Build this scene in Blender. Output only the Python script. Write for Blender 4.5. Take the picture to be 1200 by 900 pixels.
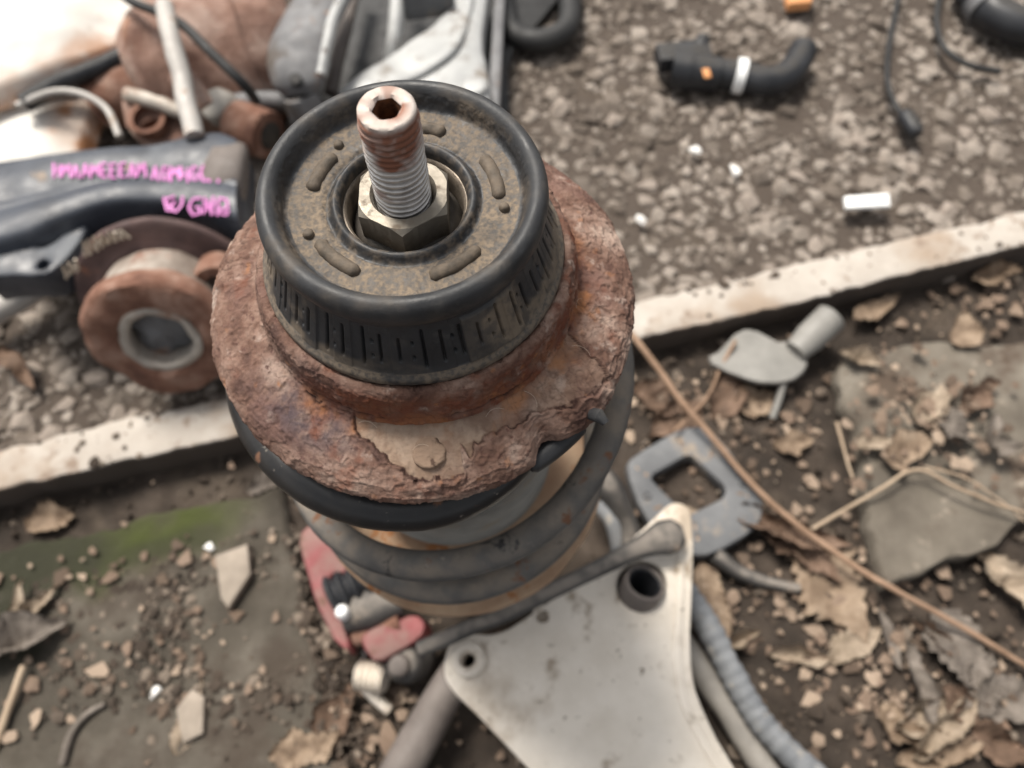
import bpy, bmesh, math, random
import numpy as np
from mathutils import Vector
R = math.radians
scene = bpy.context.scene
for o in list(bpy.data.objects):
    bpy.data.objects.remove(o)

# ------------------------------------------------------------------ camera, sky, sun, exposure
H = 0.62
TILT = R(65.0)
cam_d = bpy.data.cameras.new('camera')
cam = bpy.data.objects.new('camera', cam_d)
scene.collection.objects.link(cam)
cam.location = (0, 0, H)
cam.rotation_euler = (R(90) - TILT, 0, 0)
cam_d.sensor_fit = 'HORIZONTAL'
cam_d.sensor_width = 36
cam_d.lens = 27.0
cam_d.clip_start = 0.01
cam_d.clip_end = 200
cam_d.dof.use_dof = True
cam_d.dof.focus_distance = 0.200
cam_d.dof.aperture_fstop = 11.0
cam_d.dof.aperture_blades = 0
scene.camera = cam

world = bpy.data.worlds.new('World')
scene.world = world
world.use_nodes = True
wn = world.node_tree
bg = wn.nodes['Background']
sky = wn.nodes.new('ShaderNodeTexSky')
sky.sky_type = 'NISHITA'
sky.sun_disc = False
SUN_EL, SUN_AZ = R(61), R(-38)      # azimuth from +y towards +x
sky.sun_elevation = SUN_EL
sky.sun_rotation = SUN_AZ
sky.air_density = 1.0
sky.dust_density = 4.0
sky.ozone_density = 1.0
hs = wn.nodes.new('ShaderNodeHueSaturation')   # grey, clouded daylight
hs.inputs['Saturation'].default_value = 0.12
wn.links.new(sky.outputs[0], hs.inputs['Color'])
wn.links.new(hs.outputs[0], bg.inputs[0])
bg.inputs[1].default_value = 0.085
sun_d = bpy.data.lights.new('sun', 'SUN')
sun_d.energy = 2.8
sun_d.angle = R(18)
sun_d.color = (1.0, 0.93, 0.83)
sun = bpy.data.objects.new('sun', sun_d)
scene.collection.objects.link(sun)
sdir = Vector((math.sin(SUN_AZ) * math.cos(SUN_EL), math.cos(SUN_AZ) * math.cos(SUN_EL), math.sin(SUN_EL)))
sun.rotation_euler = (-sdir).to_track_quat('-Z', 'Y').to_euler()
scene.view_settings.view_transform = 'Standard'
scene.view_settings.look = 'None'
scene.view_settings.exposure = 0.85
scene.view_settings.gamma = 1.0
scene.cycles.use_denoising = True
scene.cycles.max_bounces = 6

# ------------------------------------------------------------------ maths helpers
rng = np.random.default_rng(7)
random.seed(7)
FW = np.array([0, math.cos(TILT), -math.sin(TILT)])
UP = np.array([0, math.sin(TILT), math.cos(TILT)])


def at(px, py, z=0.0):
    """point of height z seen at photograph pixel (1200 x 900)"""
    d = FW + np.array([(px - 600) / 900, 0, 0]) + UP * ((450 - py) / 900)
    return np.array([0, 0, H]) + d * ((z - H) / d[2])


def _hash(ix, iy, iz, seed):
    h = (ix.astype(np.int64) * 374761393 + iy.astype(np.int64) * 668265263 + iz.astype(np.int64) * 2147483647 + seed * 974711) & 0xffffffff
    h = ((h ^ (h >> 13)) * 1274126177) & 0xffffffff
    h = ((h ^ (h >> 16)) * 2246822519) & 0xffffffff
    return ((h ^ (h >> 15)) & 0xffff) / 65535.0


def noise(p, scale, seed=0):
    q = np.asarray(p, float) * scale
    f = np.floor(q)
    t = q - f
    t = t * t * t * (t * (t * 6 - 15) + 10)
    f = f.astype(np.int64)
    r = 0
    for dx in (0, 1):
        wx = t[:, 0] if dx else 1 - t[:, 0]
        for dy in (0, 1):
            wy = t[:, 1] if dy else 1 - t[:, 1]
            for dz in (0, 1):
                wz = t[:, 2] if dz else 1 - t[:, 2]
                r = r + wx * wy * wz * _hash(f[:, 0] + dx, f[:, 1] + dy, f[:, 2] + dz, seed)
    return r * 2 - 1


def fbm(p, scale, oct=4, seed=0, gain=.5):
    a, s, r = 1.0, 0, 0
    for i in range(oct):
        r = r + a * noise(p, scale * 2 ** i, seed + i * 17)
        s += a
        a *= gain
    return r / s


def sstep(a, b, x):
    t = np.clip((x - a) / (b - a), 0, 1)
    return t * t * (3 - 2 * t)


def catmull(pts, k=8, closed=False):
    P = np.asarray(pts, float)
    n = len(P)
    out = []
    m = n if closed else n - 1
    for i in range(m):
        if closed:
            p0, p1, p2, p3 = P[i - 1], P[i], P[(i + 1) % n], P[(i + 2) % n]
        else:
            p1, p2 = P[i], P[i + 1]
            p0 = P[i - 1] if i else 2 * p1 - p2
            p3 = P[i + 2] if i + 2 < n else 2 * p2 - p1
        for j in range(k):
            t = j / k
            out.append(.5 * ((2 * p1) + (p2 - p0) * t + (2 * p0 - 5 * p1 + 4 * p2 - p3) * t * t + (3 * p1 - p0 - 3 * p2 + p3) * t ** 3))
    if not closed:
        out.append(P[-1])
    return np.array(out)


def chaikin(pts, it=2, closed=False):
    P = np.asarray(pts, float)
    for _ in range(it):
        if closed:
            Q = np.roll(P, -1, 0)
            P = np.stack([.75 * P + .25 * Q, .25 * P + .75 * Q], 1).reshape(-1, P.shape[1])
        else:
            A, B = P[:-1], P[1:]
            M = np.stack([.75 * A + .25 * B, .25 * A + .75 * B], 1).reshape(-1, P.shape[1])
            P = np.vstack([P[:1], M, P[-1:]])
    return P


def resample(P, step):
    P = np.asarray(P, float)
    d = np.r_[0, np.cumsum(np.linalg.norm(np.diff(P, axis=0), axis=1))]
    n = max(2, int(d[-1] / step) + 1)
    s = np.linspace(0, d[-1], n)
    return np.stack([np.interp(s, d, P[:, i]) for i in range(P.shape[1])], 1)


# geometry = (verts, faces, attrs)
def grid_faces(nr, nc, wrap_c=False, wrap_r=False):
    i = np.arange(nr if wrap_r else nr - 1)
    j = np.arange(nc if wrap_c else nc - 1)
    I, J = np.meshgrid(i, j, indexing='ij')
    I2, J2 = (I + 1) % nr, (J + 1) % nc
    return np.stack([I * nc + J, I * nc + J2, I2 * nc + J2, I2 * nc + J], -1).reshape(-1, 4)


def join(gs):
    V, F, A = [], [], {}
    o = 0
    keys = set(k for g in gs for k in g[2])
    for g in gs:
        V.append(g[0])
        F.extend([tuple(int(i) + o for i in f) for f in g[1]])
        for k in keys:
            A.setdefault(k, []).append(g[2].get(k, np.zeros(len(g[0]))))
        o += len(g[0])
    return np.vstack(V), F, {k: np.concatenate(v) for k, v in A.items()}


def frames(P):
    P = np.asarray(P, float)
    T = np.gradient(P, axis=0)
    T /= np.linalg.norm(T, axis=1)[:, None] + 1e-12
    a = np.array([0, 0, 1.0]) if abs(T[0][2]) < .9 else np.array([1.0, 0, 0])
    N = []
    n = a - T[0] * a.dot(T[0])
    for t in T:
        n = n - t * n.dot(t)
        n /= np.linalg.norm(n) + 1e-12
        N.append(n.copy())
    N = np.array(N)
    B = np.cross(T, N)
    return T, N, B


def tube(P, r, n=12, flat=1.0, caps=True):
    """swept tube; r scalar or per point, flat squashes along the frame normal"""
    P = np.asarray(P, float)
    m = len(P)
    r = np.broadcast_to(np.asarray(r, float), (m,))
    T, N, B = frames(P)
    a = np.linspace(0, 2 * np.pi, n, endpoint=False)
    V = (P[:, None] + (N[:, None] * (np.cos(a) * flat)[None, :, None] + B[:, None] * np.sin(a)[None, :, None]) * r[:, None, None]).reshape(-1, 3)
    F = [tuple(f) for f in grid_faces(m, n, wrap_c=True)]
    if caps:
        F.append(tuple(range(n))[::-1])
        F.append(tuple((m - 1) * n + i for i in range(n)))
    return V, F, {}


def lathe(prof, n=64, center=(0, 0, 0), axis=None, closed=False):
    prof = np.asarray(prof, float)
    a = np.linspace(0, 2 * np.pi, n, endpoint=False)
    V = np.stack([prof[:, 0][:, None] * np.cos(a), prof[:, 0][:, None] * np.sin(a), np.repeat(prof[:, 1][:, None], n, 1)], -1).reshape(-1, 3)
    F = [tuple(f) for f in grid_faces(len(prof), n, wrap_c=True, wrap_r=closed)]
    if not closed:
        if prof[0, 0] > 1e-6:
            F.append(tuple(range(n))[::-1])
        if prof[-1, 0] > 1e-6:
            F.append(tuple((len(prof) - 1) * n + i for i in range(n)))
    if axis is not None:
        V = V @ basis(axis).T
    return V + np.asarray(center, float), F, {}


def basis(axis):
    z = np.asarray(axis, float)
    z = z / np.linalg.norm(z)
    a = np.array([1.0, 0, 0]) if abs(z[0]) < .9 else np.array([0, 1.0, 0])
    x = a - z * a.dot(z)
    x /= np.linalg.norm(x)
    return np.stack([x, np.cross(z, x), z], 1)


def offset_loop(L, d):
    """move a closed 2-D loop inwards (ccw) by d"""
    a, b = np.roll(L, 1, 0), np.roll(L, -1, 0)
    t1 = (L - a) / (np.linalg.norm(L - a, axis=1)[:, None] + 1e-12)
    t2 = (b - L) / (np.linalg.norm(b - L, axis=1)[:, None] + 1e-12)
    t = t1 + t2
    t /= np.linalg.norm(t, axis=1)[:, None] + 1e-12
    return L + np.stack([-t[:, 1], t[:, 0]], 1) * d


def area(L):
    x, y = L[:, 0], L[:, 1]
    return .5 * np.sum(x * np.roll(y, -1) - y * np.roll(x, -1))


def prism(outline, z0, z1, holes=(), bevel=.001, round_=1):
    """extruded outline with through holes and rounded rims"""
    L = chaikin(np.asarray(outline, float)[:, :2], round_, True) if round_ else np.asarray(outline, float)[:, :2]
    if area(L) < 0:
        L = L[::-1]
    loops = [L]
    for h in holes:
        h = np.asarray(h, float)[:, :2]
        if area(h) > 0:
            h = h[::-1]
        loops.append(h)
    b = bevel
    rings = [(b, z0), (.3 * b, z0 + .3 * b), (0, z0 + b), (0, z1 - b), (.3 * b, z1 - .3 * b), (b, z1)]
    V, F, capb, capt = [], [], [], []
    o = 0
    for lp in loops:
        n = len(lp)
        for off, z in rings:
            q = offset_loop(lp, off)
            V.append(np.c_[q, np.full(n, z)])
        F += [tuple(int(i) + o for i in f) for f in grid_faces(len(rings), n, wrap_c=True)]
        capb.append((o, n))
        capt.append((o + 5 * n, n))
        o += 6 * n
    V = np.vstack(V)
    for cap, flip in ((capb, True), (capt, False)):
        idx = [i for s, n in cap for i in range(s, s + n)]
        bm = bmesh.new()
        vs = [bm.verts.new(V[i]) for i in idx]
        es, q = [], 0
        for s, n in cap:
            es += [bm.edges.new((vs[q + i], vs[q + (i + 1) % n])) for i in range(n)]
            q += n
        bm.verts.index_update()
        bmesh.ops.triangle_fill(bm, use_beauty=True, edges=es, normal=(0, 0, 1))
        bm.verts.index_update()
        tris = [tuple(v.index for v in f.verts) for f in bm.faces]
        bm.free()
        for t in tris:
            a_, b_, c_ = (idx[i] for i in t)
            nz = np.cross(V[b_] - V[a_], V[c_] - V[a_])[2]
            if abs(nz) < 1e-14:
                continue
            if (nz > 0) == flip:
                b_, c_ = c_, b_
            F.append((a_, b_, c_))
    return V, F, {}


def circle2(c, r, n=20, ry=None, rot=0):
    a = np.linspace(0, 2 * np.pi, n, endpoint=False)
    x, y = r * np.cos(a), (ry or r) * np.sin(a)
    return np.stack([c[0] + x * math.cos(rot) - y * math.sin(rot), c[1] + x * math.sin(rot) + y * math.cos(rot)], 1)


def boxg(c, s, rotz=0, bevel=.001):
    x, y = s[0] / 2, s[1] / 2
    g = prism([(-x, -y), (x, -y), (x, y), (-x, y)], -s[2] / 2, s[2] / 2, bevel=bevel, round_=0)
    V = g[0]
    V = np.stack([V[:, 0] * math.cos(rotz) - V[:, 1] * math.sin(rotz), V[:, 0] * math.sin(rotz) + V[:, 1] * math.cos(rotz), V[:, 2]], 1)
    return V + np.asarray(c, float), g[1], {}


def rough(g, amp, scale, seed=0, oct=3):
    V = g[0]
    D = np.stack([fbm(V + 3.1 * i, scale, oct, seed + i) for i in range(3)], 1)
    return V + D * amp, g[1], g[2]


def tilt(g, pivot, axis, ang):
    from mathutils import Matrix
    m = np.array(Matrix.Rotation(ang, 3, Vector(axis)))
    p = np.asarray(pivot, float)
    return (g[0] - p) @ m.T + p, g[1], g[2]


# ------------------------------------------------------------------ objects
BASE = {}


def mesh(name, geo, m, smooth=True, angle=40):
    V, F, A = geo
    me = bpy.data.meshes.new(name)
    if isinstance(F, np.ndarray):
        F = F.tolist()
    me.from_pydata(np.asarray(V).tolist(), [], F)
    for k, v in A.items():
        at_ = me.attributes.new(k, 'FLOAT', 'POINT')
        at_.data.foreach_set('value', np.asarray(v, np.float32))
    me.materials.append(m)
    if smooth:
        me.shade_smooth()
        if angle:
            me.set_sharp_from_angle(angle=R(angle))
    me.update()
    return me


def tag(o, label=None, cat=None, group=None, kind=None):
    if label: o['label'] = label
    if cat: o['category'] = cat
    if group: o['group'] = group
    if kind: o['kind'] = kind
    return o


def thing(name, label, cat, loc, group=None):
    o = bpy.data.objects.new(name, None)
    o.empty_display_size = .02
    o.location = tuple(loc)
    scene.collection.objects.link(o)
    BASE[o.name] = np.asarray(loc, float)
    return tag(o, label, cat, group)


def part(name, geo, m, parent, smooth=True, angle=40, kind=None, label=None):
    b = BASE[parent.name]
    o = bpy.data.objects.new(name, mesh(name, (geo[0] - b, geo[1], geo[2]), m, smooth, angle))
    scene.collection.objects.link(o)
    o.parent = parent
    BASE[o.name] = b
    return tag(o, label, None, None, kind)


def solo(name, geo, m, label=None, cat=None, group=None, kind=None, smooth=True, angle=40, origin=None):
    V = geo[0]
    if origin is None:
        origin = np.array([V[:, 0].mean(), V[:, 1].mean(), V[:, 2].min()])
    o = bpy.data.objects.new(name, mesh(name, (V - origin, geo[1], geo[2]), m, smooth, angle))
    o.location = tuple(origin)
    scene.collection.objects.link(o)
    BASE[o.name] = np.asarray(origin, float)
    return tag(o, label, cat, group, kind)


# ------------------------------------------------------------------ materials
def mat(name, cols, scale=60, detail=8, rough=(.7, .9), metal=0.0, bump=.3, bscale=None, bdist=.001, layers=(), spec=.4, lo=.32, hi=.68):
    m = bpy.data.materials.new(name)
    m.use_nodes = True
    nt = m.node_tree
    N, L = nt.nodes, nt.links
    bs = N['Principled BSDF']
    tc = N.new('ShaderNodeTexCoord')

    def nz(s, d=detail, ro=.6):
        n = N.new('ShaderNodeTexNoise')
        n.inputs['Scale'].default_value = s
        n.inputs['Detail'].default_value = d
        n.inputs['Roughness'].default_value = ro
        L.new(tc.outputs['Object'], n.inputs['Vector'])
        return n.outputs['Fac']

    def mr(v, a, b, c=0, d=1):
        q = N.new('ShaderNodeMapRange')
        q.interpolation_type = 'SMOOTHSTEP'
        q.inputs[1].default_value = a
        q.inputs[2].default_value = b
        q.inputs[3].default_value = c
        q.inputs[4].default_value = d
        L.new(v, q.inputs[0])
        return q.outputs[0]

    def mul(a, b):
        q = N.new('ShaderNodeMath')
        q.operation = 'MULTIPLY'
        L.new(a, q.inputs[0])
        L.new(b, q.inputs[1])
        return q.outputs[0]
    base = nz(scale)
    rp = N.new('ShaderNodeValToRGB')
    e = rp.color_ramp.elements
    k = len(cols)
    while len(e) < max(k, 2):
        e.new(.5)
    for i in range(max(k, 2)):
        c = cols[min(i, k - 1)]
        e[i].position = lo + (hi - lo) * (i / max(1, k - 1))
        e[i].color = (*c, 1)
    L.new(base, rp.inputs[0])
    col = rp.outputs[0]
    rgh = mr(nz(scale * 2.3), .3, .7, rough[0], rough[1])
    met = None
    for ly in layers:
        kind = ly[0]
        if kind == 'noise':
            _, s, a, b, c, rr = ly
            f = mr(nz(s, 7), a, b)
        elif kind == 'attr':
            _, nm, s, c, rr = ly
            t = N.new('ShaderNodeAttribute')
            t.attribute_name = nm
            f = t.outputs['Fac']
            if s:
                f = mul(f, mr(nz(s, 6), .35, .6, .35, 1))
        elif kind == 'up':
            _, a, b, s, c, rr = ly
            gm = N.new('ShaderNodeNewGeometry')
            sx = N.new('ShaderNodeSeparateXYZ')
            L.new(gm.outputs['Normal'], sx.inputs[0])
            f = mul(mr(sx.outputs[2], a, b), mr(nz(s, 6), .33, .62, .15, 1))
        mx = N.new('ShaderNodeMix')
        mx.data_type = 'RGBA'
        L.new(f, mx.inputs[0])
        L.new(col, mx.inputs[6])
        mx.inputs[7].default_value = (*c, 1)
        col = mx.outputs[2]
        if rr is not None:
            mm = N.new('ShaderNodeMix')
            L.new(f, mm.inputs[0])
            L.new(rgh, mm.inputs[2])
            mm.inputs[3].default_value = rr
            rgh = mm.outputs[0]
            if metal:
                m2 = N.new('ShaderNodeMix')
                L.new(f, m2.inputs[0])
                if met is None:
                    m2.inputs[2].default_value = metal
                else:
                    L.new(met, m2.inputs[2])
                m2.inputs[3].default_value = 0
                met = m2.outputs[0]
    L.new(col, bs.inputs['Base Color'])
    L.new(rgh, bs.inputs['Roughness'])
    if met is not None:
        L.new(met, bs.inputs['Metallic'])
    else:
        bs.inputs['Metallic'].default_value = metal
    bs.inputs['Specular IOR Level'].default_value = spec
    if bump:
        bp = N.new('ShaderNodeBump')
        bp.inputs['Strength'].default_value = bump
        bp.inputs['Distance'].default_value = bdist
        L.new(nz(bscale or scale * 3, 10, .7), bp.inputs['Height'])
        L.new(bp.outputs[0], bs.inputs['Normal'])
    return m


DUST = (.30, .23, .165)
M = {}
M['rust'] = mat('rust', [(.075, .038, .028), (.150, .083, .060), (.245, .158, .122), (.36, .265, .215)], 75, 14, (.75, .95), 0, .9, 900, .0006,
                layers=[('noise', 420, .57, .70, (.105, .052, .040), None), ('noise', 34, .52, .66, (.150, .082, .064), None),
                        ('noise', 110, .58, .72, (.37, .285, .24), None),
                        ('attr', 'dark', 200, (.055, .040, .048), None),
                        ('attr', 'red', 160, (.155, .050, .026), None),
                        ('attr', 'orange', 220, (.36, .15, .055), None),
                        ('attr', 'tan', 0, (.26, .180, .128), None), ('attr', 'tan2', 300, (.35, .26, .195), None),
                        ('attr', 'crack', 0, (.035, .014, .010), None)], lo=.34, hi=.66)
M['rubber'] = mat('rubber', [(.018, .019, .021), (.040, .041, .044)], 60, 6, (.38, .62), 0, .35, 700, .0004,
                  layers=[('noise', 90, .58, .74, (.060, .058, .056), .7),
                          ('attr', 'dust', 700, (.205, .160, .116), .95),
                          ('attr', 'dust2', 260, (.17, .135, .10), .9)])
M['rubber_tab'] = mat('rubber_tab', [(.06, .05, .04), (.15, .118, .088)], 300, 6, (.7, .9), 0, .4, 900, .0004)
M['thread'] = mat('thread', [(.46, .44, .42), (.64, .62, .60)], 300, 6, (.3, .5), .8, .3, 900, .0003,
                  layers=[('attr', 'white', 240, (.56, .51, .46), .6), ('attr', 'rusty', 0, (.23, .095, .058), .85), ('attr', 'grime', 0, (.07, .045, .032), .9)])
M['socket'] = mat('socket', [(.03, .014, .008), (.20, .08, .03)], 400, 6, (.8, .95), 0, .5)
M['nut'] = mat('nut', [(.185, .165, .135), (.27, .24, .20)], 160, 7, (.42, .6), .6, .25, 700, .0003,
               layers=[('noise', 220, .55, .70, (.16, .125, .09), .7), ('attr', 'grime', 200, (.05, .04, .03), .7)])
M['dark_steel'] = mat('dark_steel', [(.02, .018, .016), (.07, .06, .05)], 120, 6, (.5, .8), .2, .3)
M['ring'] = mat('ring', [(.10, .085, .07), (.30, .25, .20)], 250, 6, (.4, .6), .5, .3)
M['coil'] = mat('coil', [(.055, .057, .060), (.11, .11, .108)], 70, 8, (.5, .7), 0, .25, 500, .0004,
                layers=[('attr', 'black', 0, (.012, .013, .015), .30),
                        ('attr', 'dust', 90, (.22, .185, .15), .95),
                        ('noise', 240, .63, .72, (.24, .21, .18), .9), ('noise', 70, .61, .68, (.17, .085, .05), .9), ('noise', 45, .60, .66, (.022, .022, .024), .5)])
M['boot'] = mat('boot', [(.21, .20, .18), (.31, .29, .255)], 60, 6, (.5, .7), 0, .2, 400, .0004,
                layers=[('noise', 50, .52, .7, (.27, .235, .19), .9)])
M['seat_tan'] = mat('seat_tan', [(.30, .18, .11), (.46, .33, .22)], 50, 8, (.8, .95), 0, .4,
                    layers=[('noise', 90, .58, .68, (.34, .15, .06), None)])
M['alloy'] = mat('alloy', [(.62, .56, .48), (.77, .71, .63)], 22, 10, (.55, .8), .05, .6, 300, .0012,
                 layers=[('noise', 12, .50, .68, (.42, .35, .275), .85), ('noise', 38, .57, .68, (.30, .24, .18), .85), ('noise', 220, .64, .72, (.20, .16, .12), .9)])
M['alloy2'] = mat('alloy2', [(.30, .305, .305), (.44, .445, .44)], 25, 8, (.5, .7), .2, .3, 200, .001,
                  layers=[('noise', 30, .52, .70, (.20, .175, .15), .9), ('noise', 80, .62, .70, (.11, .085, .07), .9)])
M['grey_steel'] = mat('grey_steel', [(.10, .10, .105), (.20, .20, .205)], 40, 8, (.55, .75), .15, .25, 250, .0006,
                      layers=[('noise', 18, .52, .68, (.10, .085, .075), .9), ('noise', 50, .60, .70, (.24, .15, .10), .9)])
M['dark_bar'] = mat('dark_bar', [(.030, .029, .029), (.085, .08, .076)], 35, 8, (.5, .7), 0, .3, 250, .0006,
                    layers=[('noise', 50, .58, .72, (.24, .19, .15), .9), ('up', .75, 1, 60, (.22, .195, .17), .9)])
M['black'] = mat('black', [(.012, .013, .016), (.035, .037, .042)], 30, 6, (.35, .6), 0, .2, 200, .0006,
                 layers=[('up', .85, 1, 40, (.05, .047, .044), .9)])
M['black_wire'] = mat('black_wire', [(.012, .012, .013), (.03, .03, .03)], 40, 4, (.5, .7), 0, .1)
M['arm'] = mat('arm', [(.022, .026, .036), (.06, .068, .085)], 26, 8, (.32, .55), 0, .3, 160, .0008,
               layers=[('noise', 16, .52, .70, (.11, .12, .135), .6), ('noise', 40, .63, .72, (.28, .23, .19), .9)])
M['pink'] = mat('pink', [(.46, .14, .38), (.62, .25, .54)], 120, 4, (.6, .8), 0, .1)
M['hub'] = mat('hub', [(.055, .034, .034), (.12, .075, .068)], 40, 8, (.6, .85), 0, .4, 300, .001,
               layers=[('noise', 30, .56, .70, (.26, .12, .075), .9)])
M['rust2'] = mat('rust2', [(.085, .036, .024), (.20, .10, .068), (.34, .22, .17)], 38, 12, (.75, .95), 0, .9, 200, .002)
M['rust_pink'] = mat('rust_pink', [(.11, .052, .036), (.25, .15, .115), (.42, .31, .26)], 26, 12, (.7, .95), 0, .9, 130, .003,
                     layers=[('noise', 14, .56, .70, (.42, .19, .09), None), ('noise', 30, .6, .72, (.46, .38, .32), None)])
M['worn'] = mat('worn', [(.28, .245, .21), (.52, .48, .43)], 30, 8, (.45, .7), .2, .4, 200, .001,
                layers=[('noise', 26, .55, .68, (.25, .12, .07), .9)])
M['hub_worn'] = mat('hub_worn', [(.10, .072, .058), (.24, .20, .17), (.42, .38, .335)], 24, 10, (.5, .75), .1, .5, 200, .001, layers=[('noise', 26, .52, .66, (.19, .09, .06), .9)])
M['silver'] = mat('silver', [(.36, .35, .33), (.60, .58, .55)], 60, 6, (.35, .55), .6, .3,
                  layers=[('noise', 70, .58, .7, (.20, .11, .07), .9)])
M['white_paint'] = mat('white_paint', [(.66, .63, .58), (.76, .735, .69)], 30, 8, (.5, .75), 0, .25, 200, .0008,
                       layers=[('noise', 17, .60, .70, (.55, .47, .40), .9), ('attr', 'rusty', 30, (.45, .22, .11), .95), ('noise', 45, .68, .75, (.22, .15, .11), .9)])
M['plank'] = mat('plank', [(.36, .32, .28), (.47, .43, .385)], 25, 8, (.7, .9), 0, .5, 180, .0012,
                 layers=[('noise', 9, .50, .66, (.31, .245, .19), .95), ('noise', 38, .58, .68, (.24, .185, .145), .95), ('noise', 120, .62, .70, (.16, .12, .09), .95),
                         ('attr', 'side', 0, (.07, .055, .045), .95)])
M['pale_tube'] = mat('pale_tube', [(.34, .32, .30), (.46, .44, .415)], 40, 6, (.5, .7), .1, .2, layers=[('noise', 40, .6, .72, (.33, .24, .18), .9)])
M['plastic'] = mat('plastic', [(.085, .088, .094), (.150, .154, .160)], 25, 7, (.5, .7), 0, .25, 200, .0006,
                   layers=[('noise', 40, .56, .72, (.28, .235, .19), .95)])
M['grey_plastic'] = mat('grey_plastic', [(.17, .165, .152), (.29, .28, .26)], 20, 6, (.5, .7), 0, .2, 150, .0006,
                        layers=[('noise', 40, .60, .74, (.30, .24, .19), .95)])
M['hose_blue'] = mat('hose_blue', [(.14, .15, .163), (.25, .26, .272)], 60, 8, (.6, .8), 0, .5, 300, .0008,
                     layers=[('noise', 90, .56, .68, (.34, .32, .29), .95)])
M['hose_tan'] = mat('hose_tan', [(.25, .235, .215), (.38, .355, .32)], 40, 8, (.6, .8), 0, .3)
M['rod_brown'] = mat('rod_brown', [(.10, .085, .078), (.19, .165, .15)], 30, 8, (.55, .75), .1, .35, 250, .0006)
M['red'] = mat('red', [(.16, .028, .034), (.25, .06, .064)], 35, 8, (.45, .7), 0, .3, 200, .0008,
               layers=[('up', .3, .85, 45, (.23, .14, .125), .95), ('noise', 50, .56, .68, (.15, .085, .065), .95)])
M['white_plastic'] = mat('white_plastic', [(.78, .80, .80), (.86, .87, .87)], 40, 5, (.4, .6), 0, .1)
M['orange'] = mat('orange', [(.55, .24, .09), (.66, .33, .15)], 40, 5, (.6, .8), 0, .2)
M['gravel'] = mat('gravel', [(.115, .093, .075), (.185, .155, .130), (.265, .228, .195)], 14, 6, (.85, .98), 0, .5, 350, .001,
                  layers=[('attr', 'tone', 0, (.33, .29, .252), None), ('attr', 'dark', 0, (.070, .055, .044), None)], lo=.38, hi=.62)
M['stone'] = mat('stone', [(.19, .155, .13), (.33, .285, .245)], 60, 8, (.85, .98), 0, .5, 400, .001)
M['white_stone'] = mat('white_stone', [(.72, .71, .68), (.82, .81, .79)], 60, 6, (.6, .8), 0, .3)
M['pale_chip'] = mat('pale_chip', [(.22, .185, .15), (.34, .29, .24)], 60, 8, (.8, .95), 0, .4)
M['ground'] = mat('ground', [(.018, .0135, .010), (.040, .030, .023), (.078, .060, .047)], 22, 10, (.85, 1), 0, .8, 220, .003,
                  layers=[('attr', 'gravelly', 0, (.078, .061, .049), None), ('noise', 9, .55, .7, (.085, .066, .050), None)])
M['crumb'] = mat('crumb', [(.022, .016, .012), (.055, .041, .031), (.115, .089, .069)], 20, 6, (.9, 1), 0, .5, 400, .001,
                 layers=[('attr', 'tone', 0, (.27, .22, .175), None)])
M['moss_slab'] = mat('moss_slab', [(.036, .030, .023), (.070, .060, .047), (.125, .110, .090)], 14, 10, (.85, 1), 0, .7, 250, .002,
                     layers=[('noise', 12, .52, .68, (.060, .047, .036), None), ('attr', 'moss', 14, (.050, .060, .016), 1.0), ('attr', 'damp', 0, (.030, .030, .018), 1.0)])
M['slab'] = mat('slab', [(.085, .072, .057), (.145, .126, .102), (.21, .187, .155)], 14, 10, (.85, 1), 0, .6, 200, .002,
                layers=[('noise', 11, .50, .64, (.085, .062, .046), None), ('noise', 60, .6, .7, (.30, .255, .205), None)])
M['stem'] = mat('stem', [(.20, .125, .08), (.33, .22, .15)], 50, 6, (.7, .9), 0, .3)
M['straw'] = mat('straw', [(.30, .22, .15), (.42, .33, .24)], 50, 6, (.7, .9), 0, .3)
LEAF = [mat('leaf_tan', [(0.107, 0.072, 0.048), (0.205, 0.148, 0.102), (0.295, 0.226, 0.164)], 70, 8, (.7, .9), 0, .5, 250, .0012),
        mat('leaf_brown', [(0.061, 0.038, 0.025), (0.123, 0.078, 0.053), (0.197, 0.131, 0.094)], 70, 8, (.7, .9), 0, .5, 250, .0012),
        mat('leaf_pale', [(0.156, 0.119, 0.082), (0.271, 0.215, 0.160), (0.377, 0.312, 0.242)], 70, 8, (.7, .9), 0, .5, 250, .0012),
        mat('leaf_grey', [(0.074, 0.060, 0.051), (0.131, 0.111, 0.094), (0.205, 0.176, 0.152)], 70, 8, (.7, .9), 0, .5, 250, .0012)]
M['litter'] = mat('litter', [(.10, .07, .05), (.17, .12, .088), (.24, .18, .135)], 12, 6, (.85, 1), 0, .5, 300, .001, layers=[('attr', 'tone', 0, (.42, .33, .25), None), ('attr', 'dark', 0, (.06, .042, .03), None)])
M['fibre'] = mat('fibre', [(.42, .34, .27), (.55, .46, .38)], 50, 3, (.7, .9), 0, 0)
M['gold'] = mat('gold', [(.38, .32, .25), (.55, .48, .40)], 120, 6, (.5, .7), 0, .2)
#@SETTING
# ------------------------------------------------------------------ setting: ground, gravel, soil
PZ = 0.036                                  # top of the plank
pa, pb = at(0, 574, PZ), at(1200, 289, PZ)  # near edge of the plank
pt = (pb - pa) / np.linalg.norm(pb - pa)
pn = np.array([-pt[1], pt[0], 0])
PW = float(np.dot(at(975, 300, PZ) - pa, pn))  # far edge


def side(x, y):
    return (x - pa[0]) * pn[0] + (y - pa[1]) * pn[1]


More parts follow.
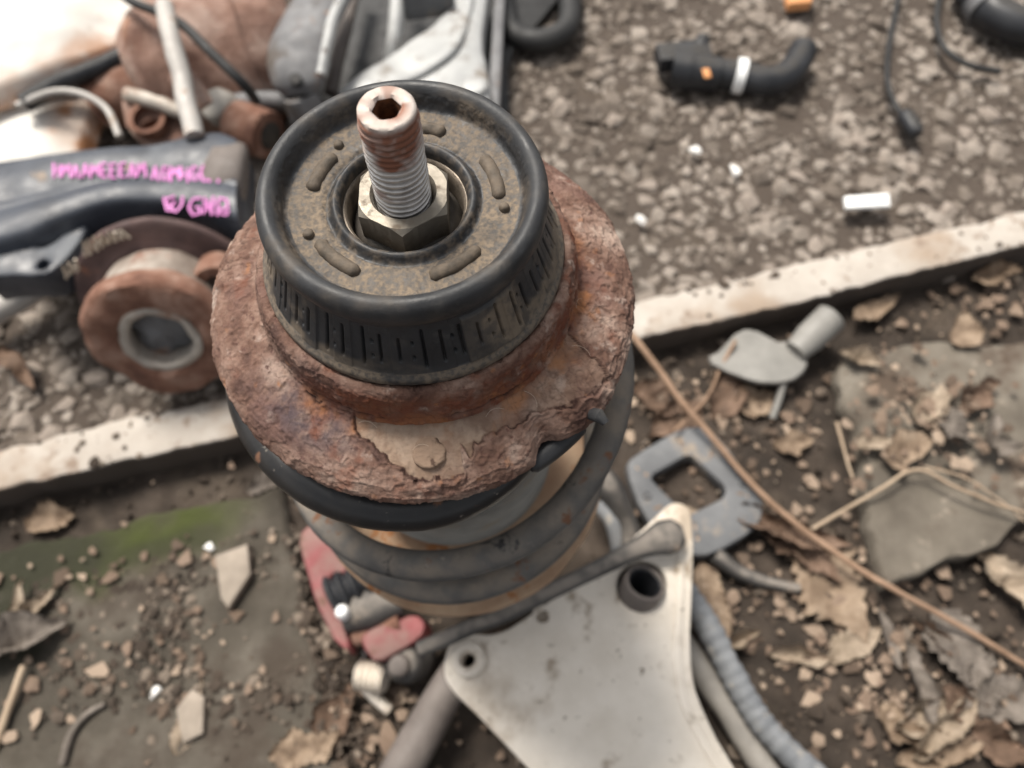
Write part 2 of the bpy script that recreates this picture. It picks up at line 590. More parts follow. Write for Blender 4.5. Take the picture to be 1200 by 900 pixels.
def gz(x, y):
    x, y = np.asarray(x, float), np.asarray(y, float)
    p = np.stack([x.ravel(), y.ravel(), np.zeros(x.size)], 1)
    b = fbm(p, 9, 4, 3).reshape(x.shape) * .006 + fbm(p, 60, 3, 5).reshape(x.shape) * .003
    s = side(x, y)
    return .020 * sstep(.012, .035, s) + b * np.where(s > -.02, .5, 1)


def gz1(x, y):
    return float(gz(np.array([x]), np.array([y]))[0])


u = np.linspace(-1, 1, 420)
gx = 1.0 * u + 39 * np.sign(u) * np.abs(u) ** 9
U, W = np.meshgrid(gx, gx + .4, indexing='ij')
GV = np.stack([U.ravel(), W.ravel(), gz(U, W).ravel()], 1)
solo('ground', (GV, grid_faces(420, 420), {'gravelly': sstep(-.005, .02, side(GV[:, 0], GV[:, 1]))}), M['ground'], kind='structure', angle=None, origin=np.zeros(3))


def rock_protos(k, n, seed):
    r = np.random.default_rng(seed)
    out = []
    for _ in range(k):
        bm = bmesh.new()
        p = r.normal(size=(n, 3))
        p /= np.linalg.norm(p, axis=1)[:, None]
        p *= r.uniform(.75, 1.1, (n, 1)) * np.array([1, r.uniform(.65, .95), r.uniform(.5, .8)])
        for q in p:
            bm.verts.new(q)
        res = bmesh.ops.convex_hull(bm, input=bm.verts)
        junk = [v for v in bm.verts if not v.link_faces]
        for v in junk:
            bm.verts.remove(v)
        bm.verts.index_update()
        bmesh.ops.triangulate(bm, faces=bm.faces[:])
        bm.verts.index_update()
        out.append((np.array([v.co[:] for v in bm.verts]), np.array([[v.index for v in f.verts] for f in bm.faces])))
        bm.free()
    return out


def rotm(r):
    q = r.normal(size=4)
    q /= np.linalg.norm(q)
    w, x, y, z = q
    return np.array([[1 - 2 * (y * y + z * z), 2 * (x * y - z * w), 2 * (x * z + y * w)], [2 * (x * y + z * w), 1 - 2 * (x * x + z * z), 2 * (y * z - x * w)], [2 * (x * z - y * w), 2 * (y * z + x * w), 1 - 2 * (x * x + y * y)]])


def scatter(pos, rad, protos, r, sink=.35, squash=1.0):
    V, F, T, D = [], [], [], []
    o = 0
    for c, s in zip(pos, rad):
        v, f = protos[r.integers(len(protos))]
        yaw = r.uniform(0, 6.283)
        cy, sy = math.cos(yaw), math.sin(yaw)
        q = v @ rotm(r).T if squash == 1 else v
        q = q * np.array([1, 1, squash])
        q = np.stack([q[:, 0] * cy - q[:, 1] * sy, q[:, 0] * sy + q[:, 1] * cy, q[:, 2]], 1) * s
        zmin = q[:, 2].min()
        q = q + np.array([c[0], c[1], c[2] - zmin * (1 - sink) - s * sink * .3])
        V.append(q)
        F.append(f + o)
        T.append(np.full(len(q), r.uniform(0, 1)))
        o += len(q)
    T = np.concatenate(T)
    return np.vstack(V), np.vstack(F), {'tone': np.where(T > .62, (T - .62) * 1.9, 0), 'dark': np.where(T < .3, .7, 0)}


PROTO = rock_protos(14, 16, 11)
r1 = np.random.default_rng(21)
n = 34000
x = r1.uniform(-.95, 1.0, n)
y = r1.uniform(.05, 1.25, n)
s = side(x, y)
ok = (s > PW - .004 + .012 * noise(np.stack([x, y, x * 0], 1), 40, 6))
x, y = x[ok], y[ok]
rad = np.clip(r1.lognormal(math.log(.0047), .55, len(x)), .0016, .0140)
z = gz(x, y)
solo('gravel', scatter(np.stack([x, y, z], 1), rad, PROTO, r1, sink=.45, squash=.75), M['gravel'], 'loose grey brown gravel covering the ground behind the white plank', 'gravel', kind='stuff', smooth=False, origin=np.zeros(3))

# larger stones standing proud of the gravel
BIG = rock_protos(8, 22, 5)
spots = [(1130, 300), (1090, 210), (1165, 205), (900, 250), (1010, 290), (880, 230), (1135, 150), (1165, 130), (1075, 190), (985, 135), (1115, 240), (905, 310), (845, 125), (690, 55), (700, 300), (855, 330),
         (940, 200), (1010, 160), (1185, 250), (760, 210), (795, 245), (835, 270), (720, 135), (655, 120), (960, 280), (1060, 110), (30, 430), (70, 470), (130, 480), (20, 490), (215, 485), (245, 470), (110, 440), (55, 505)]
for px, py in spots:
    c = at(px, py, .03)
    s = r1.uniform(.009, .0145)
    g = scatter([[c[0], c[1], gz1(c[0], c[1])]], [s], BIG, r1, squash=.7)
    solo('stone', (g[0], g[1], {}), M['stone'], 'rough grey brown stone lying proud among the smaller gravel', 'stone', 'larger stones among the gravel', angle=25)

# soil crumbs on the near side
n = 13000
x = r1.uniform(-.62, .8, n)
y = r1.uniform(-.15, .75, n)
s = side(x, y)
pp = np.stack([x, y, np.zeros(n)], 1)
ok = (s < -.006) & (noise(pp, 14, 4) + r1.uniform(-.8, .8, n) > -.05)
x, y = x[ok], y[ok]
rad = np.clip(r1.lognormal(math.log(.0022), .6, len(x)), .0007, .0085)
solo('soil_crumbs', scatter(np.stack([x, y, gz(x, y)], 1), rad, PROTO, r1), M['crumb'], 'dark soil crumbs and grit on the bare earth', 'soil', kind='stuff', smooth=False, origin=np.zeros(3))

# ------------------------------------------------------------------ plank and slabs
a0, a1 = pa - pt * .5, pb + pt * .5
Lp = float(np.linalg.norm(a1 - a0))
ns = 300
sec = np.array([(0, -.002), (0, PZ - .003), (.001, PZ - .0008), (.003, PZ), (PW * .35, PZ), (PW * .65, PZ), (PW - .003, PZ), (PW - .001, PZ - .0008), (PW, PZ - .003), (PW, -.002)])
tt = np.linspace(0, Lp, ns)
PV = (a0 * np.array([1, 1, 0]))[None, None] + pt[None, None] * tt[:, None, None] + pn[None, None] * sec[None, :, 0, None] + np.array([0, 0, 1.0])[None, None] * sec[None, :, 1, None]
PV = PV.reshape(-1, 3)
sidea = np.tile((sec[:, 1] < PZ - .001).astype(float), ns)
wob = fbm(PV * np.array([1, 1, 0]), 12, 3, 9)
PV = PV + pn[None] * (wob * .003 + fbm(PV * np.array([1, 1, 0]), 70, 3, 19) * .0022)[:, None] + np.stack([fbm(PV + 9.1 * i, 90, 3, 31 + i) for i in range(3)], 1) * .0010
pf = [tuple(f) for f in grid_faces(ns, len(sec))] + [tuple(range(len(sec))), tuple((ns - 1) * len(sec) + i for i in range(len(sec)))[::-1]]
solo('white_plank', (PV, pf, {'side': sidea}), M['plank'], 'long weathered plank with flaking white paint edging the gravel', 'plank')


def slab_grid(name, corners, ztop, thick, m, nu, nv, amp, label, cat, attrs=None, seed=0):
    """thick slab over a warped quad, uneven top and worn rims"""
    c = np.asarray(corners, float)
    uu, vv = np.meshgrid(np.linspace(0, 1, nu), np.linspace(0, 1, nv), indexing='ij')
    P = (c[0][None, None] * ((1 - uu) * (1 - vv))[..., None] + c[1] * (uu * (1 - vv))[..., None] + c[2] * (uu * vv)[..., None] + c[3] * ((1 - uu) * vv)[..., None])
    Q = P.reshape(-1, 3).copy()
    Q[:, 2] = 0
    e = np.minimum.reduce([uu, 1 - uu, vv, 1 - vv]).ravel()
    wv = np.stack([fbm(Q, 22, 3, seed + 1), fbm(Q, 22, 3, seed + 2)], 1)
    Q[:, :2] += wv * .010
    top = Q.copy()
    top[:, 2] = ztop + fbm(Q, 15, 4, seed) * amp + fbm(Q, 110, 3, seed + 4) * amp * .3 - (1 - sstep(0, .012, e)) * thick * .2
    bot = Q.copy()
    bot[:, 2] = ztop - thick
    n_ = nu * nv
    F = [tuple(f) for f in grid_faces(nu, nv)]
    ring = [i * nv for i in range(nu)] + [(nu - 1) * nv + j for j in range(1, nv)] + [i * nv + nv - 1 for i in range(nu - 2, -1, -1)] + [j for j in range(nv - 2, 0, -1)]
    V = np.vstack([top, bot[ring]])
    k = len(ring)
    F += [(ring[i], ring[(i + 1) % k], n_ + (i + 1) % k, n_ + i) for i in range(k)]
    F.append(tuple(n_ + i for i in range(k)))
    A = attrs(V) if attrs else {}
    # outward winding
    if np.cross(V[F[0][1]] - V[F[0][0]], V[F[0][2]] - V[F[0][0]])[2] < 0:
        F = [f[::-1] for f in F]
    return solo(name, (V, F, A), m, label, cat, angle=50)


def moss_attr(V):
    q = V.copy()
    q[:, 2] = 0
    w = fbm(q, 25, 4, 77)

    def blob(px, py, rx, ry):
        c = at(px, py, .018)
        dx = (V[:, 0] - c[0]) * pt[0] + (V[:, 1] - c[1]) * pt[1]
        dy = (V[:, 0] - c[0]) * pn[0] + (V[:, 1] - c[1]) * pn[1]
        return 1 - sstep(.35, 1.15, np.sqrt((dx / rx) ** 2 + (dy / ry) ** 2) + w * .5)
    return {'moss': np.maximum.reduce([blob(130, 622, .12, .045), blob(240, 600, .07, .035) * .6]),
            'damp': np.maximum.reduce([blob(30, 665, .085, .036), blob(0, 740, .04, .05), blob(150, 650, .09, .012) * .6])}


slab_grid('mossy_slab', [at(-190, 690, .016), at(330, 572, .016), at(415, 960, .016), at(-190, 1080, .016)], .014, .03, M['moss_slab'], 150, 130, .003,
          'low grey concrete slab with green moss along its edge beside the plank', 'slab', moss_attr, 40)
slab_grid('grey_slab', [at(985, 412, .026), at(1320, 380, .026), at(1330, 552, .026), at(1040, 692, .026)], .020, .016, M['slab'], 90, 80, .0014,
          'thick broken grey slab strewn with dry leaves below the plank', 'slab', None, 60)
# dirt pile on the mossy slab
n = 2600
q = []
while len(q) < n:
    px, py = (r1.normal(190, 120), r1.normal(725, 70)) if len(q) % 4 else (r1.normal(385, 28), r1.uniform(600, 900))
    if py > 660 - .22 * px + 30 and px < 440 and py < 905:
        q.append(at(px, py, .014))
q = np.array(q)
rad = np.clip(r1.lognormal(math.log(.0014), .70, len(q)), .0005, .0060)
q[:, 2] = .0135 + np.clip(.006 * noise(q * np.array([1, 1, 0]), 30, 8), -.001, .006)
solo('slab_dirt', scatter(q, rad, PROTO, r1, sink=.45, squash=.7), M['crumb'], 'heap of dark crumbs and grit lying on the mossy slab', 'dirt', kind='stuff', smooth=False, origin=np.zeros(3))

# grit fallen on the plank and along both its edges
n = 1500
k = r1.uniform(0, Lp, n)
e = r1.choice([0, 1, 2], n, p=[.42, .30, .28])
w_ = np.where(e == 0, r1.normal(-.006, .006, n), np.where(e == 1, r1.normal(PW, .005, n), r1.uniform(0, PW, n)))
q = (a0 * np.array([1, 1, 0]))[None] + pt[None] * k[:, None] + pn[None] * w_[:, None]
q[:, 2] = np.where((w_ > .001) & (w_ < PW - .001), PZ - .0005, np.where(w_ <= .001, gz(q[:, 0], q[:, 1]), .020))
ok = fbm(q * np.array([1, 1, 0]), 18, 2, 14) + r1.uniform(-.3, .3, n) > np.where(e == 2, .32, -.1)
q = q[ok]
rad = np.clip(r1.lognormal(math.log(.0019), .6, len(q)), .0006, .006)
solo('plank_grit', scatter(q, rad, PROTO, r1, sink=.3, squash=.7), M['crumb'], 'grit and crumbs spilled on and along the white plank', 'grit', kind='stuff', smooth=False, origin=np.zeros(3))

# ------------------------------------------------------------------ suspension strut
AX, AY = -.028, .128
C0 = np.array([AX, AY, 0])


def Z(rz):
    return H + rz


strut = thing('suspension_strut', 'upright rusty suspension strut with coil spring and black rubber top mount', 'strut', (AX, AY, 0))


def prof(p, step=None, it=2):
    p = chaikin(np.array([(a, Z(b)) for a, b in p]), it)
    return resample(p, step) if step else p


def polar_grid(P, n):
    a = np.linspace(0, 2 * np.pi, n, endpoint=False)
    Rr = np.repeat(P[:, 0][:, None], n, 1)
    Zz = np.repeat(P[:, 1][:, None], n, 1)
    A = np.repeat(a[None], len(P), 0)
    return Rr, Zz, A


# rusty spring seat: collar and flange
fp = prof([(.0395, -.188), (.0430, -.1838), (.0451, -.1842), (.0464, -.1868), (.0470, -.192), (.0476, -.1968), (.0490, -.1990), (.052, -.2000), (.058, -.2018), (.0625, -.2040), (.0652, -.2065),
           (.0668, -.2090), (.0668, -.2110), (.0655, -.2120), (.062, -.2105), (.055, -.2085), (.046, -.208), (.040, -.203)], .00034)
na = 1240
Rr, Zz, A = polar_grid(fp, na)
deg = (np.degrees(A) + 180) % 360 - 180            # -90 faces the photographer
s_arc = np.r_[0, np.cumsum(np.linalg.norm(np.diff(fp, axis=0), axis=1))]
S = np.repeat(s_arc[:, None], na, 1)


def fl(px, py, rz=-.203):
    p = at(px, py, Z(rz)) - C0
    return math.degrees(math.atan2(p[1], p[0])), math.hypot(p[0], p[1])


# outline: notch on the right front, slight bulges elsewhere
notch = [(585, 579), (612, 562), (630, 547), (648, 531), (668, 528), (690, 517), (706, 500), (722, 482), (735, 455)]
nd = np.array([fl(px, py, -.2095) for px, py in notch])
nd = nd[np.argsort(nd[:, 0])]
lim = np.interp(deg, nd[:, 0], np.minimum(nd[:, 1], .0668), left=.0668, right=.0668)
for (px, py), dp, wd in (((645, 532), .0036, 4.0), ((668, 527), .0016, 5.0)):
    lim = lim - dp * np.exp(-np.abs((deg - fl(px, py, -.2095)[0]) / wd) ** 3)
p1 = np.stack([np.cos(A), np.sin(A), np.zeros_like(A)], -1).reshape(-1, 3)
wob = (fbm(p1, 2.2, 3, 5) * .0012).reshape(A.shape)
fac = sstep(.050, .0668, Rr)
Rr2 = Rr * (1 + fac * ((lim + wob * .6) / .0668 - 1))
base = np.stack([Rr2 * np.cos(A), Rr2 * np.sin(A), Zz], -1).reshape(-1, 3)
# surface normal of the profile
tp = np.gradient(fp, axis=0)
tp /= np.linalg.norm(tp, axis=1)[:, None]
nr, nz_ = -tp[:, 1], tp[:, 0]
if nz_[len(fp) // 3] < 0:
    nr, nz_ = -nr, -nz_
NR, NZ = np.repeat(nr[:, None], na, 1), np.repeat(nz_[:, None], na, 1)
NN = np.stack([NR * np.cos(A), NR * np.sin(A), NZ], -1).reshape(-1, 3)
# peeled layer round the rivet and the crack running on from it
pl = [(392, 452), (405, 478), (430, 515), (445, 528), (462, 546), (490, 557), (520, 560), (543, 552), (552, 540), (541, 527), (556, 522), (575, 516), (590, 507), (620, 494), (650, 483), (690, 460), (712, 440), (722, 420)]
pd = np.array([fl(px, py) for px, py in pl])
pd = pd[np.argsort(pd[:, 0])]
pd[0, 1] = .0490
pd[1, 1] = min(pd[1, 1], .0520)
pd[-1, 1] = .0490
pd = np.vstack([[pd[0, 0] - 9, .0470], pd, [pd[-1, 0] + 8, .0470]])
jag = (fbm(base, 420, 3, 91)).reshape(A.shape)
jag2 = (fbm(base, 140, 3, 93)).reshape(A.shape)
rl = np.interp(deg, pd[:, 0], pd[:, 1], left=.047, right=.047) + (jag * .0016 + jag2 * .0022) * sstep(pd[0, 0], pd[0, 0] + 14, deg) * (1 - sstep(pd[-1, 0] - 12, pd[-1, 0], deg))
inr = (deg > pd[0, 0]) & (deg < pd[-1, 0]) & (S < s_arc[-1] * .62) & (Rr > .0485)
dlt = rl - Rr
peel = np.where(inr, sstep(-.0001, .0005, dlt), 0)
crack = np.where(inr & (Rr > .0485), np.exp(-(dlt / .00035) ** 2), 0) * sstep(-.75, .15, jag2 + jag * .5)
mid = fl(500, 530)[0]
far = np.clip(np.abs(deg - mid) / 32, 0, 1)
depthm = .0010 * (1 - .55 * far)
tan = peel * (1 - .75 * sstep(.25, 1.1, far)) * sstep(-.75, -.2, jag2 + .2)
lift = np.where(inr, np.exp(-((dlt + .0012) / .0012) ** 2), 0) * .0005      # edge of the layer curls up
base_ring = np.exp(-((Rr - .0480) / .0022) ** 2) * (S < s_arc[-1] * .5)
frontish = sstep(-150, -100, deg) * (1 - sstep(-10, 35, deg))
big = fbm(base, 45, 4, 61).reshape(A.shape)
med = fbm(base, 210, 4, 62).reshape(A.shape)
fine = fbm(base, 900, 3, 63).reshape(A.shape)
rid = (1 - np.abs(fbm(base * np.array([1, 1, 2.5]), 150, 4, 64))).reshape(A.shape)
ringcrack = np.exp(-((S - s_arc[np.argmin(np.abs(fp[:, 0] - .0476))] - .0010 * jag2) / .00035) ** 2) * sstep(-.2, .3, big + .25 * jag) * frontish
ringcrack2 = np.exp(-((S - s_arc[np.argmin(np.abs(fp[:, 0] - .0500))] - .0022 * jag2) / .0003) ** 2) * sstep(.05, .3, med + .3 * big) * sstep(-60, -30, deg)
pits = sstep(.25, .5, fbm(base, 330, 3, 67).reshape(A.shape)) * (1 - tan)
outer = (S < s_arc[-1] * .62)
tn = fbm(base, 62, 4, 81).reshape(A.shape) + .10 * jag
tn2 = fbm(base * np.array([1, 1, .6]), 150, 3, 83).reshape(A.shape) + .12 * jag
terr, tedge = 0, 0
for t_ in (-.30, -.05, .16, .36):
    terr = terr + sstep(t_ - .02, t_ + .02, tn)
    tedge = np.maximum(tedge, np.exp(-((tn - t_ + .02) / .013) ** 2))  # dark line along the foot of each flake step
for t_ in (.05, .32):
    terr = terr + .7 * sstep(t_ - .03, t_ + .03, tn2)
    tedge = np.maximum(tedge, .8 * np.exp(-((tn2 - t_ + .03) / .02) ** 2))
flaky = (.55 + .45 * sstep(-75, -20, deg)) * (1 - .7 * tan) * (Rr > .0468) + .45 * (Rr <= .0468)
tedge = tedge * flaky * sstep(-.35, .25, jag2 + .2)
disp = terr * .00030 * flaky - .0005 + big * .0003 + med * .00026 * (1 - .4 * tan) + fine * .00020 - pits * .00030 * sstep(-.1, .3, big) + sstep(.86, .99, rid) * .00035 * (1 - tan) - peel * depthm - crack * .0009 + lift - ringcrack * .0010 - ringcrack2 * .0008
disp = disp * np.where(outer, 1, .4)
FV = base + NN * disp.reshape(-1)[:, None]
dk = fl(345, 490)
dark = np.exp(-((deg - dk[0] - 4) / 19) ** 2 - ((Rr - dk[1] + .002) / .008) ** 2) * sstep(-.45, .2, big + jag2 * .5 + .25) * 1.2
dark = np.maximum(dark, .5 * sstep(.2, .6, fbm(base, 60, 4, 71).reshape(A.shape)) * (Rr > .060) * (deg < -60) * (deg > -140))
red = base_ring * frontish * sstep(-.5, .2, med + .3) + .75 * sstep(.25, .6, fbm(base, 110, 4, 72).reshape(A.shape)) + .6 * frontish * sstep(.0455, .0466, Rr) * (Rr < .0482) * sstep(-.4, .3, med + big)
red = red * (1 - tan)
orange = 1.3 * np.exp(-((Rr - .0500) / .0024) ** 2) * frontish * sstep(0, .5, jag2 + .25) * outer + .7 * sstep(.45, .75, fbm(base, 260, 3, 73).reshape(A.shape))
seatg = (FV + C0, [tuple(f) for f in grid_faces(len(fp), na, wrap_c=True)],
         {'tan': np.clip(tan * (.78 + .5 * med), 0, 1).ravel(), 'tan2': (tan * sstep(-.1, .35, fbm(base, 160, 4, 97).reshape(A.shape))).ravel(), 'dark': np.clip(dark, 0, 1).ravel() * .9, 'red': np.clip(red, 0, 1).ravel(), 'orange': np.clip(orange, 0, 1).ravel() * .8, 'crack': np.clip(crack + ringcrack + ringcrack2 + .25 * pits * sstep(-.1, .3, big) + .62 * tedge, 0, 1).ravel()})
seat = part('spring_seat', seatg, M['rust'], strut, angle=None, label='rust-eaten steel spring seat with a peeled tan patch')
# rivet head
ra, rr_ = fl(503, 532)
rv = C0 + np.array([rr_ * math.cos(R(ra)), rr_ * math.sin(R(ra)), 0])
rz_s = float(np.interp(rr_, fp[:len(fp) // 2, 0], fp[:len(fp) // 2, 1]))
g = lathe(chaikin(np.array([(0, .0009), (.0022, .0008), (.0040, .0009), (.0046, .0003), (.0047, -.002)]), 2), 48, (rv[0], rv[1], rz_s - .0013), (0, -.18, 1))
g = rough(g, .0007, 420, 8, 4)
g[2]['tan'] = np.ones(len(g[0]))
g[2]['crack'] = sstep(.25, .55, fbm(g[0], 500, 3, 12)) * .8
part('rivet', g, M['rust'], seat, angle=None)
# black nub at the notch
nb = at(704, 492, Z(-.2060)) + np.array([-.0012, .0014, 0])
g = tube(np.array([nb + (-.0015, .0015, -.002), nb + (.0008, -.0004, .0004), nb + (.0026, -.0022, -.0006)]), [.0018, .0021, .0011], 14)
part('rubber_nub', rough(g, .0006, 400, 3), M['rubber'], seat)

# rubber isolator under the notch
ia, ir = fl(668, 538, -.213)
g = []
for da, rad_ in ((-9, .0030), (-3, .0042), (4, .0046), (10, .0034)):
    a_ = R(ia + da)
    g.append((AX + (ir - .0065) * math.cos(a_), AY + (ir - .0065) * math.sin(a_), Z(-.2155)))
part('rubber_lug', tube(catmull(g, 5), [.0026] + [.0036] * 14 + [.0026], 12), M['rubber'], strut)

# hair-thin plant fibres caught on the rust
r2 = np.random.default_rng(5)
fs = []
for i in range(30):
    px, py = (r2.normal(318, 26), r2.normal(545, 16)) if i < 9 else ((r2.normal(640, 60), r2.normal(430, 50)) if i < 24 else (r2.normal(500, 120), r2.normal(520, 30)))
    a_, q_ = fl(px, py)
    if not (.050 < q_ < .0645):
        continue
    k0 = r2.uniform(0, 6.28)
    rad_ = r2.uniform(.002, .0065)
    L_ = r2.uniform(.5, 1.5)
    th = np.linspace(0, L_, 10)
    X = q_ * math.cos(R(a_)) + rad_ * np.cos(k0 + th)
    Y = q_ * math.sin(R(a_)) + rad_ * np.sin(k0 + th) * .8
    rr3 = np.hypot(X, Y)
    zz = np.interp(rr3, fp[:len(fp) // 2, 0], fp[:len(fp) // 2, 1]) + .0006 + .0009 * np.sin(np.linspace(0, 3.14, 10))
    if rr3.max() < .066:
        fs.append(tube(np.stack([X + AX, Y + AY, zz], 1), .00005, 4))
part('plant_fibres', join(fs), M['fibre'], strut, kind='stuff')

# rubber top bearing
bp_ = prof([(0.0160, -0.1862), (0.0162, -0.1682), (0.0163, -0.1618), (0.0168, -0.1600), (0.0178, -0.1591), (0.0187, -0.1595), (0.0193, -0.1609), (0.0202, -0.1619), (0.0212, -0.1613), (0.0225, -0.1610), (0.0285, -0.1610), (0.0303, -0.1607),
            (0.0312, -0.1600), (0.0317, -0.1574), (0.0325, -0.1555), (0.0340, -0.1544), (0.0355, -0.1545), (0.0368, -0.1557), (0.0375, -0.1577), (0.0376, -0.1597), (0.0370, -0.1622), (0.0360, -0.1635), (0.0361, -0.1657),
            (0.0408, -0.1797), (0.0418, -0.1810), (0.0426, -0.1816), (0.0429, -0.1826), (0.0427, -0.1844), (0.0400, -0.1872)], .00032)
nb_ = 1300
Rr, Zz, A = polar_grid(bp_, nb_)
deg = (np.degrees(A) + 180) % 360 - 180
tp = np.gradient(bp_, axis=0)
tp /= np.linalg.norm(tp, axis=1)[:, None]
nr, nz_ = -tp[:, 1], tp[:, 0]
k = np.argmin(np.abs(bp_[:, 0] - .025))
if nz_[k] < 0:
    nr, nz_ = -nr, -nz_
NR, NZ = np.repeat(nr[:, None], nb_, 1), np.repeat(nz_[:, None], nb_, 1)
base = np.stack([Rr * np.cos(A), Rr * np.sin(A), Zz], -1).reshape(-1, 3)
NN = np.stack([NR * np.cos(A), NR * np.sin(A), NZ], -1).reshape(-1, 3)
band = (Zz < Z(-.1644)) & (Zz > Z(-.1804)) & (Rr > .0358)
tband = np.clip((Z(-.1644) - Zz) / .0160, 0, 1)
per = 360 / 46
ph = (deg % per) / per
pid = np.floor((deg + 180) / per).astype(int)
hh = _hash(pid, pid * 0, pid * 0, 3)
groove = np.exp(-((ph - .5 + (hh - .5) * .25) / .060) ** 2) * sstep(.06 + .2 * hh, .12 + .2 * hh, tband) * (1 - sstep(.86 - .2 * hh, .93 - .2 * hh, tband))
dots = 0
for tv in (.36, .66):
    dx = (ph - .05) * per * math.pi / 180 * .038
    dy = (tband - tv) * .0125
    dots = dots + np.exp(-((dx ** 2 + dy ** 2) / .00052 ** 2) ** 2) * ((pid % 2) == 0)
raised = sstep(-66, -65, deg) * (1 - sstep(-41, -40, deg)) * sstep(.05, .1, tband)
mf = fbm(base, 500, 3, 44).reshape(A.shape)
lowf = fbm(base, 60, 3, 45).reshape(A.shape)
panel = (_hash(pid, pid * 0 + 7, pid * 0, 9) - .5) * .0005
disp = np.where(band, -groove * .0015 - dots * .0011 + raised * .0007 + panel, 0) + lowf * .0002 + mf * .00004
face = (Rr > .019) & (Rr < .0322) & (Zz > Z(-.1645)) & (Zz < Z(-.1548))
disp = disp + np.where(face, fbm(base, 700, 3, 46).reshape(A.shape) * .00022, 0)
rimc = (Rr >= .0322) & (Zz > Z(-.1634))
cuts = np.zeros_like(A)
for d0 in (188, 193, -171.5):          # small cuts in the left of the rim
    dd = (deg - d0 + 180) % 360 - 180
    cuts += np.exp(-(dd / .35) ** 2) * (Zz < Z(-.1562)) * (Rr > .036) * (Zz > Z(-.1622))
disp = disp - cuts * .0012
dust = np.where(face, (.72 + .28 * sstep(-.3, .3, fbm(base, 90, 3, 47).reshape(A.shape))) * (.55 + .45 * sstep(-.35, .15, fbm(base, 1100, 2, 52).reshape(A.shape))), 0)
dust = np.where((Rr > .0300) & (Rr < .0335) & (Zz > Z(-.1638)), .6 * sstep(-.2, .5, fbm(base, 110, 4, 48).reshape(A.shape)) * (1 - sstep(.0318, .0332, Rr)), dust)
dust = np.where((Rr > .016) & (Rr <= .0205) & (Zz > Z(-.163)), .45 * sstep(-.3, .5, mf), dust)
lipz = (Zz <= Z(-.1804)) & (Rr > .039)
dust = np.where(lipz, .7 * sstep(-.5, .25, lowf + .5 * mf + .25), dust)
dust2 = np.where(band, (.35 * raised + .9 * sstep(.1, .45, fbm(base, 80, 4, 49).reshape(A.shape) + .3 * sstep(-60, 0, deg) + .25 * sstep(.7, 1, tband)) + .5 * groove * hh) * (1 - .8 * np.exp(-((deg + 92) / 24) ** 2)), 0)
dust2 = np.where(rimc, .35 * sstep(-.1, .5, fbm(base, 90, 4, 50).reshape(A.shape)), dust2)
BV = base + NN * disp.reshape(-1)[:, None]
bear = part('rubber_bearing', (BV + C0, [tuple(f) for f in grid_faces(len(bp_), nb_, wrap_c=True)], {'dust': np.clip(dust, 0, 1).ravel(), 'dust2': np.clip(dust2, 0, 1).ravel()}), M['rubber'], strut, angle=None,
            label='black rubber top bearing with dusty dished face')
for a_, w_ in ((229, 17), (305, 17), (18, 17), (82, 15), (158, 15)):
    th = np.radians(np.linspace(a_ - w_, a_ + w_, 16))
    P = np.stack([AX + .0246 * np.cos(th), AY + .0246 * np.sin(th), np.full(16, Z(-.1612))], 1)
    w = np.full(16, .0019)
    w[0] = w[-1] = .0010
    part('moulded_tab', rough(tube(P, w, 12), .0003, 500, a_), M['rubber_tab'], bear, angle=60)
    th2 = R(a_ - w_ - 7)
    if a_ not in (229, 158, 18):
        continue
    part('moulded_peg', rough(lathe(chaikin(np.array([(0, .0016), (.0009, .0015), (.0014, .0008), (.0015, -.001)]), 1), 16, (AX + .0262 * math.cos(th2), AY + .0262 * math.sin(th2), Z(-.1610))), .0002, 500, 3), M['rubber_tab'], bear, angle=60)
# steel sleeve in the bearing's bore
part('inner_sleeve', lathe(prof([(.0148, -.184), (.0150, -.170), (.0152, -.1640), (.0158, -.1628), (.0166, -.1628), (.0166, -.184)], None, 1), 96, (AX, AY, 0), closed=True), M['ring'], strut)
part('cup_washer', rough(lathe(prof([(.0060, -.1672), (.0120, -.1670), (.0138, -.1680), (.0150, -.1705), (.0150, -.1760), (.006, -.1760)], None, 1), 72, (AX, AY, 0), closed=True), .0002, 300), M['dark_steel'], strut)
# hexagon nut with chamfered corners
hn = []
NT, NB = -.1578, -.1672
ang0 = R(-88)
nth = 180
th = np.linspace(0, 2 * np.pi, nth, endpoint=False)
hx = .0113 / np.cos(((th - ang0) % (np.pi / 3)) - np.pi / 6)
rows = []
cham = .0116
for rad_, z_ in ((None, NB), (None, 'c'), (cham, NT), (.0086, NT), (.0079, NT - .0009), (.0074, NT - .003), (.0074, NB)):
    if rad_ is None and z_ == 'c':
        zz = NT - np.maximum(0, hx - cham) * .75 - .0002
        rows.append(np.stack([hx * np.cos(th), hx * np.sin(th), Z(zz)], 1))
    elif rad_ is None:
        rows.append(np.stack([hx * np.cos(th), hx * np.sin(th), np.full(nth, Z(z_))], 1))
    else:
        q_ = np.minimum(rad_, hx - .0001)
        rows.append(np.stack([q_ * np.cos(th), q_ * np.sin(th), np.full(nth, Z(z_))], 1))
NV = np.vstack(rows)
NVr = np.hypot(NV[:, 0], NV[:, 1])
grime = np.clip(sstep(.0104, .0112, NVr) * sstep(Z(NT) - .0008, Z(NT) - .003, NV[:, 2]) * .85 + (NVr < .0082) * .7, 0, 1)
part('hex_nut', rough((NV + C0, [tuple(f) for f in grid_faces(len(rows), nth, wrap_c=True, wrap_r=True)], {'grime': grime}), .00012, 400, 6), M['nut'], strut, angle=25)
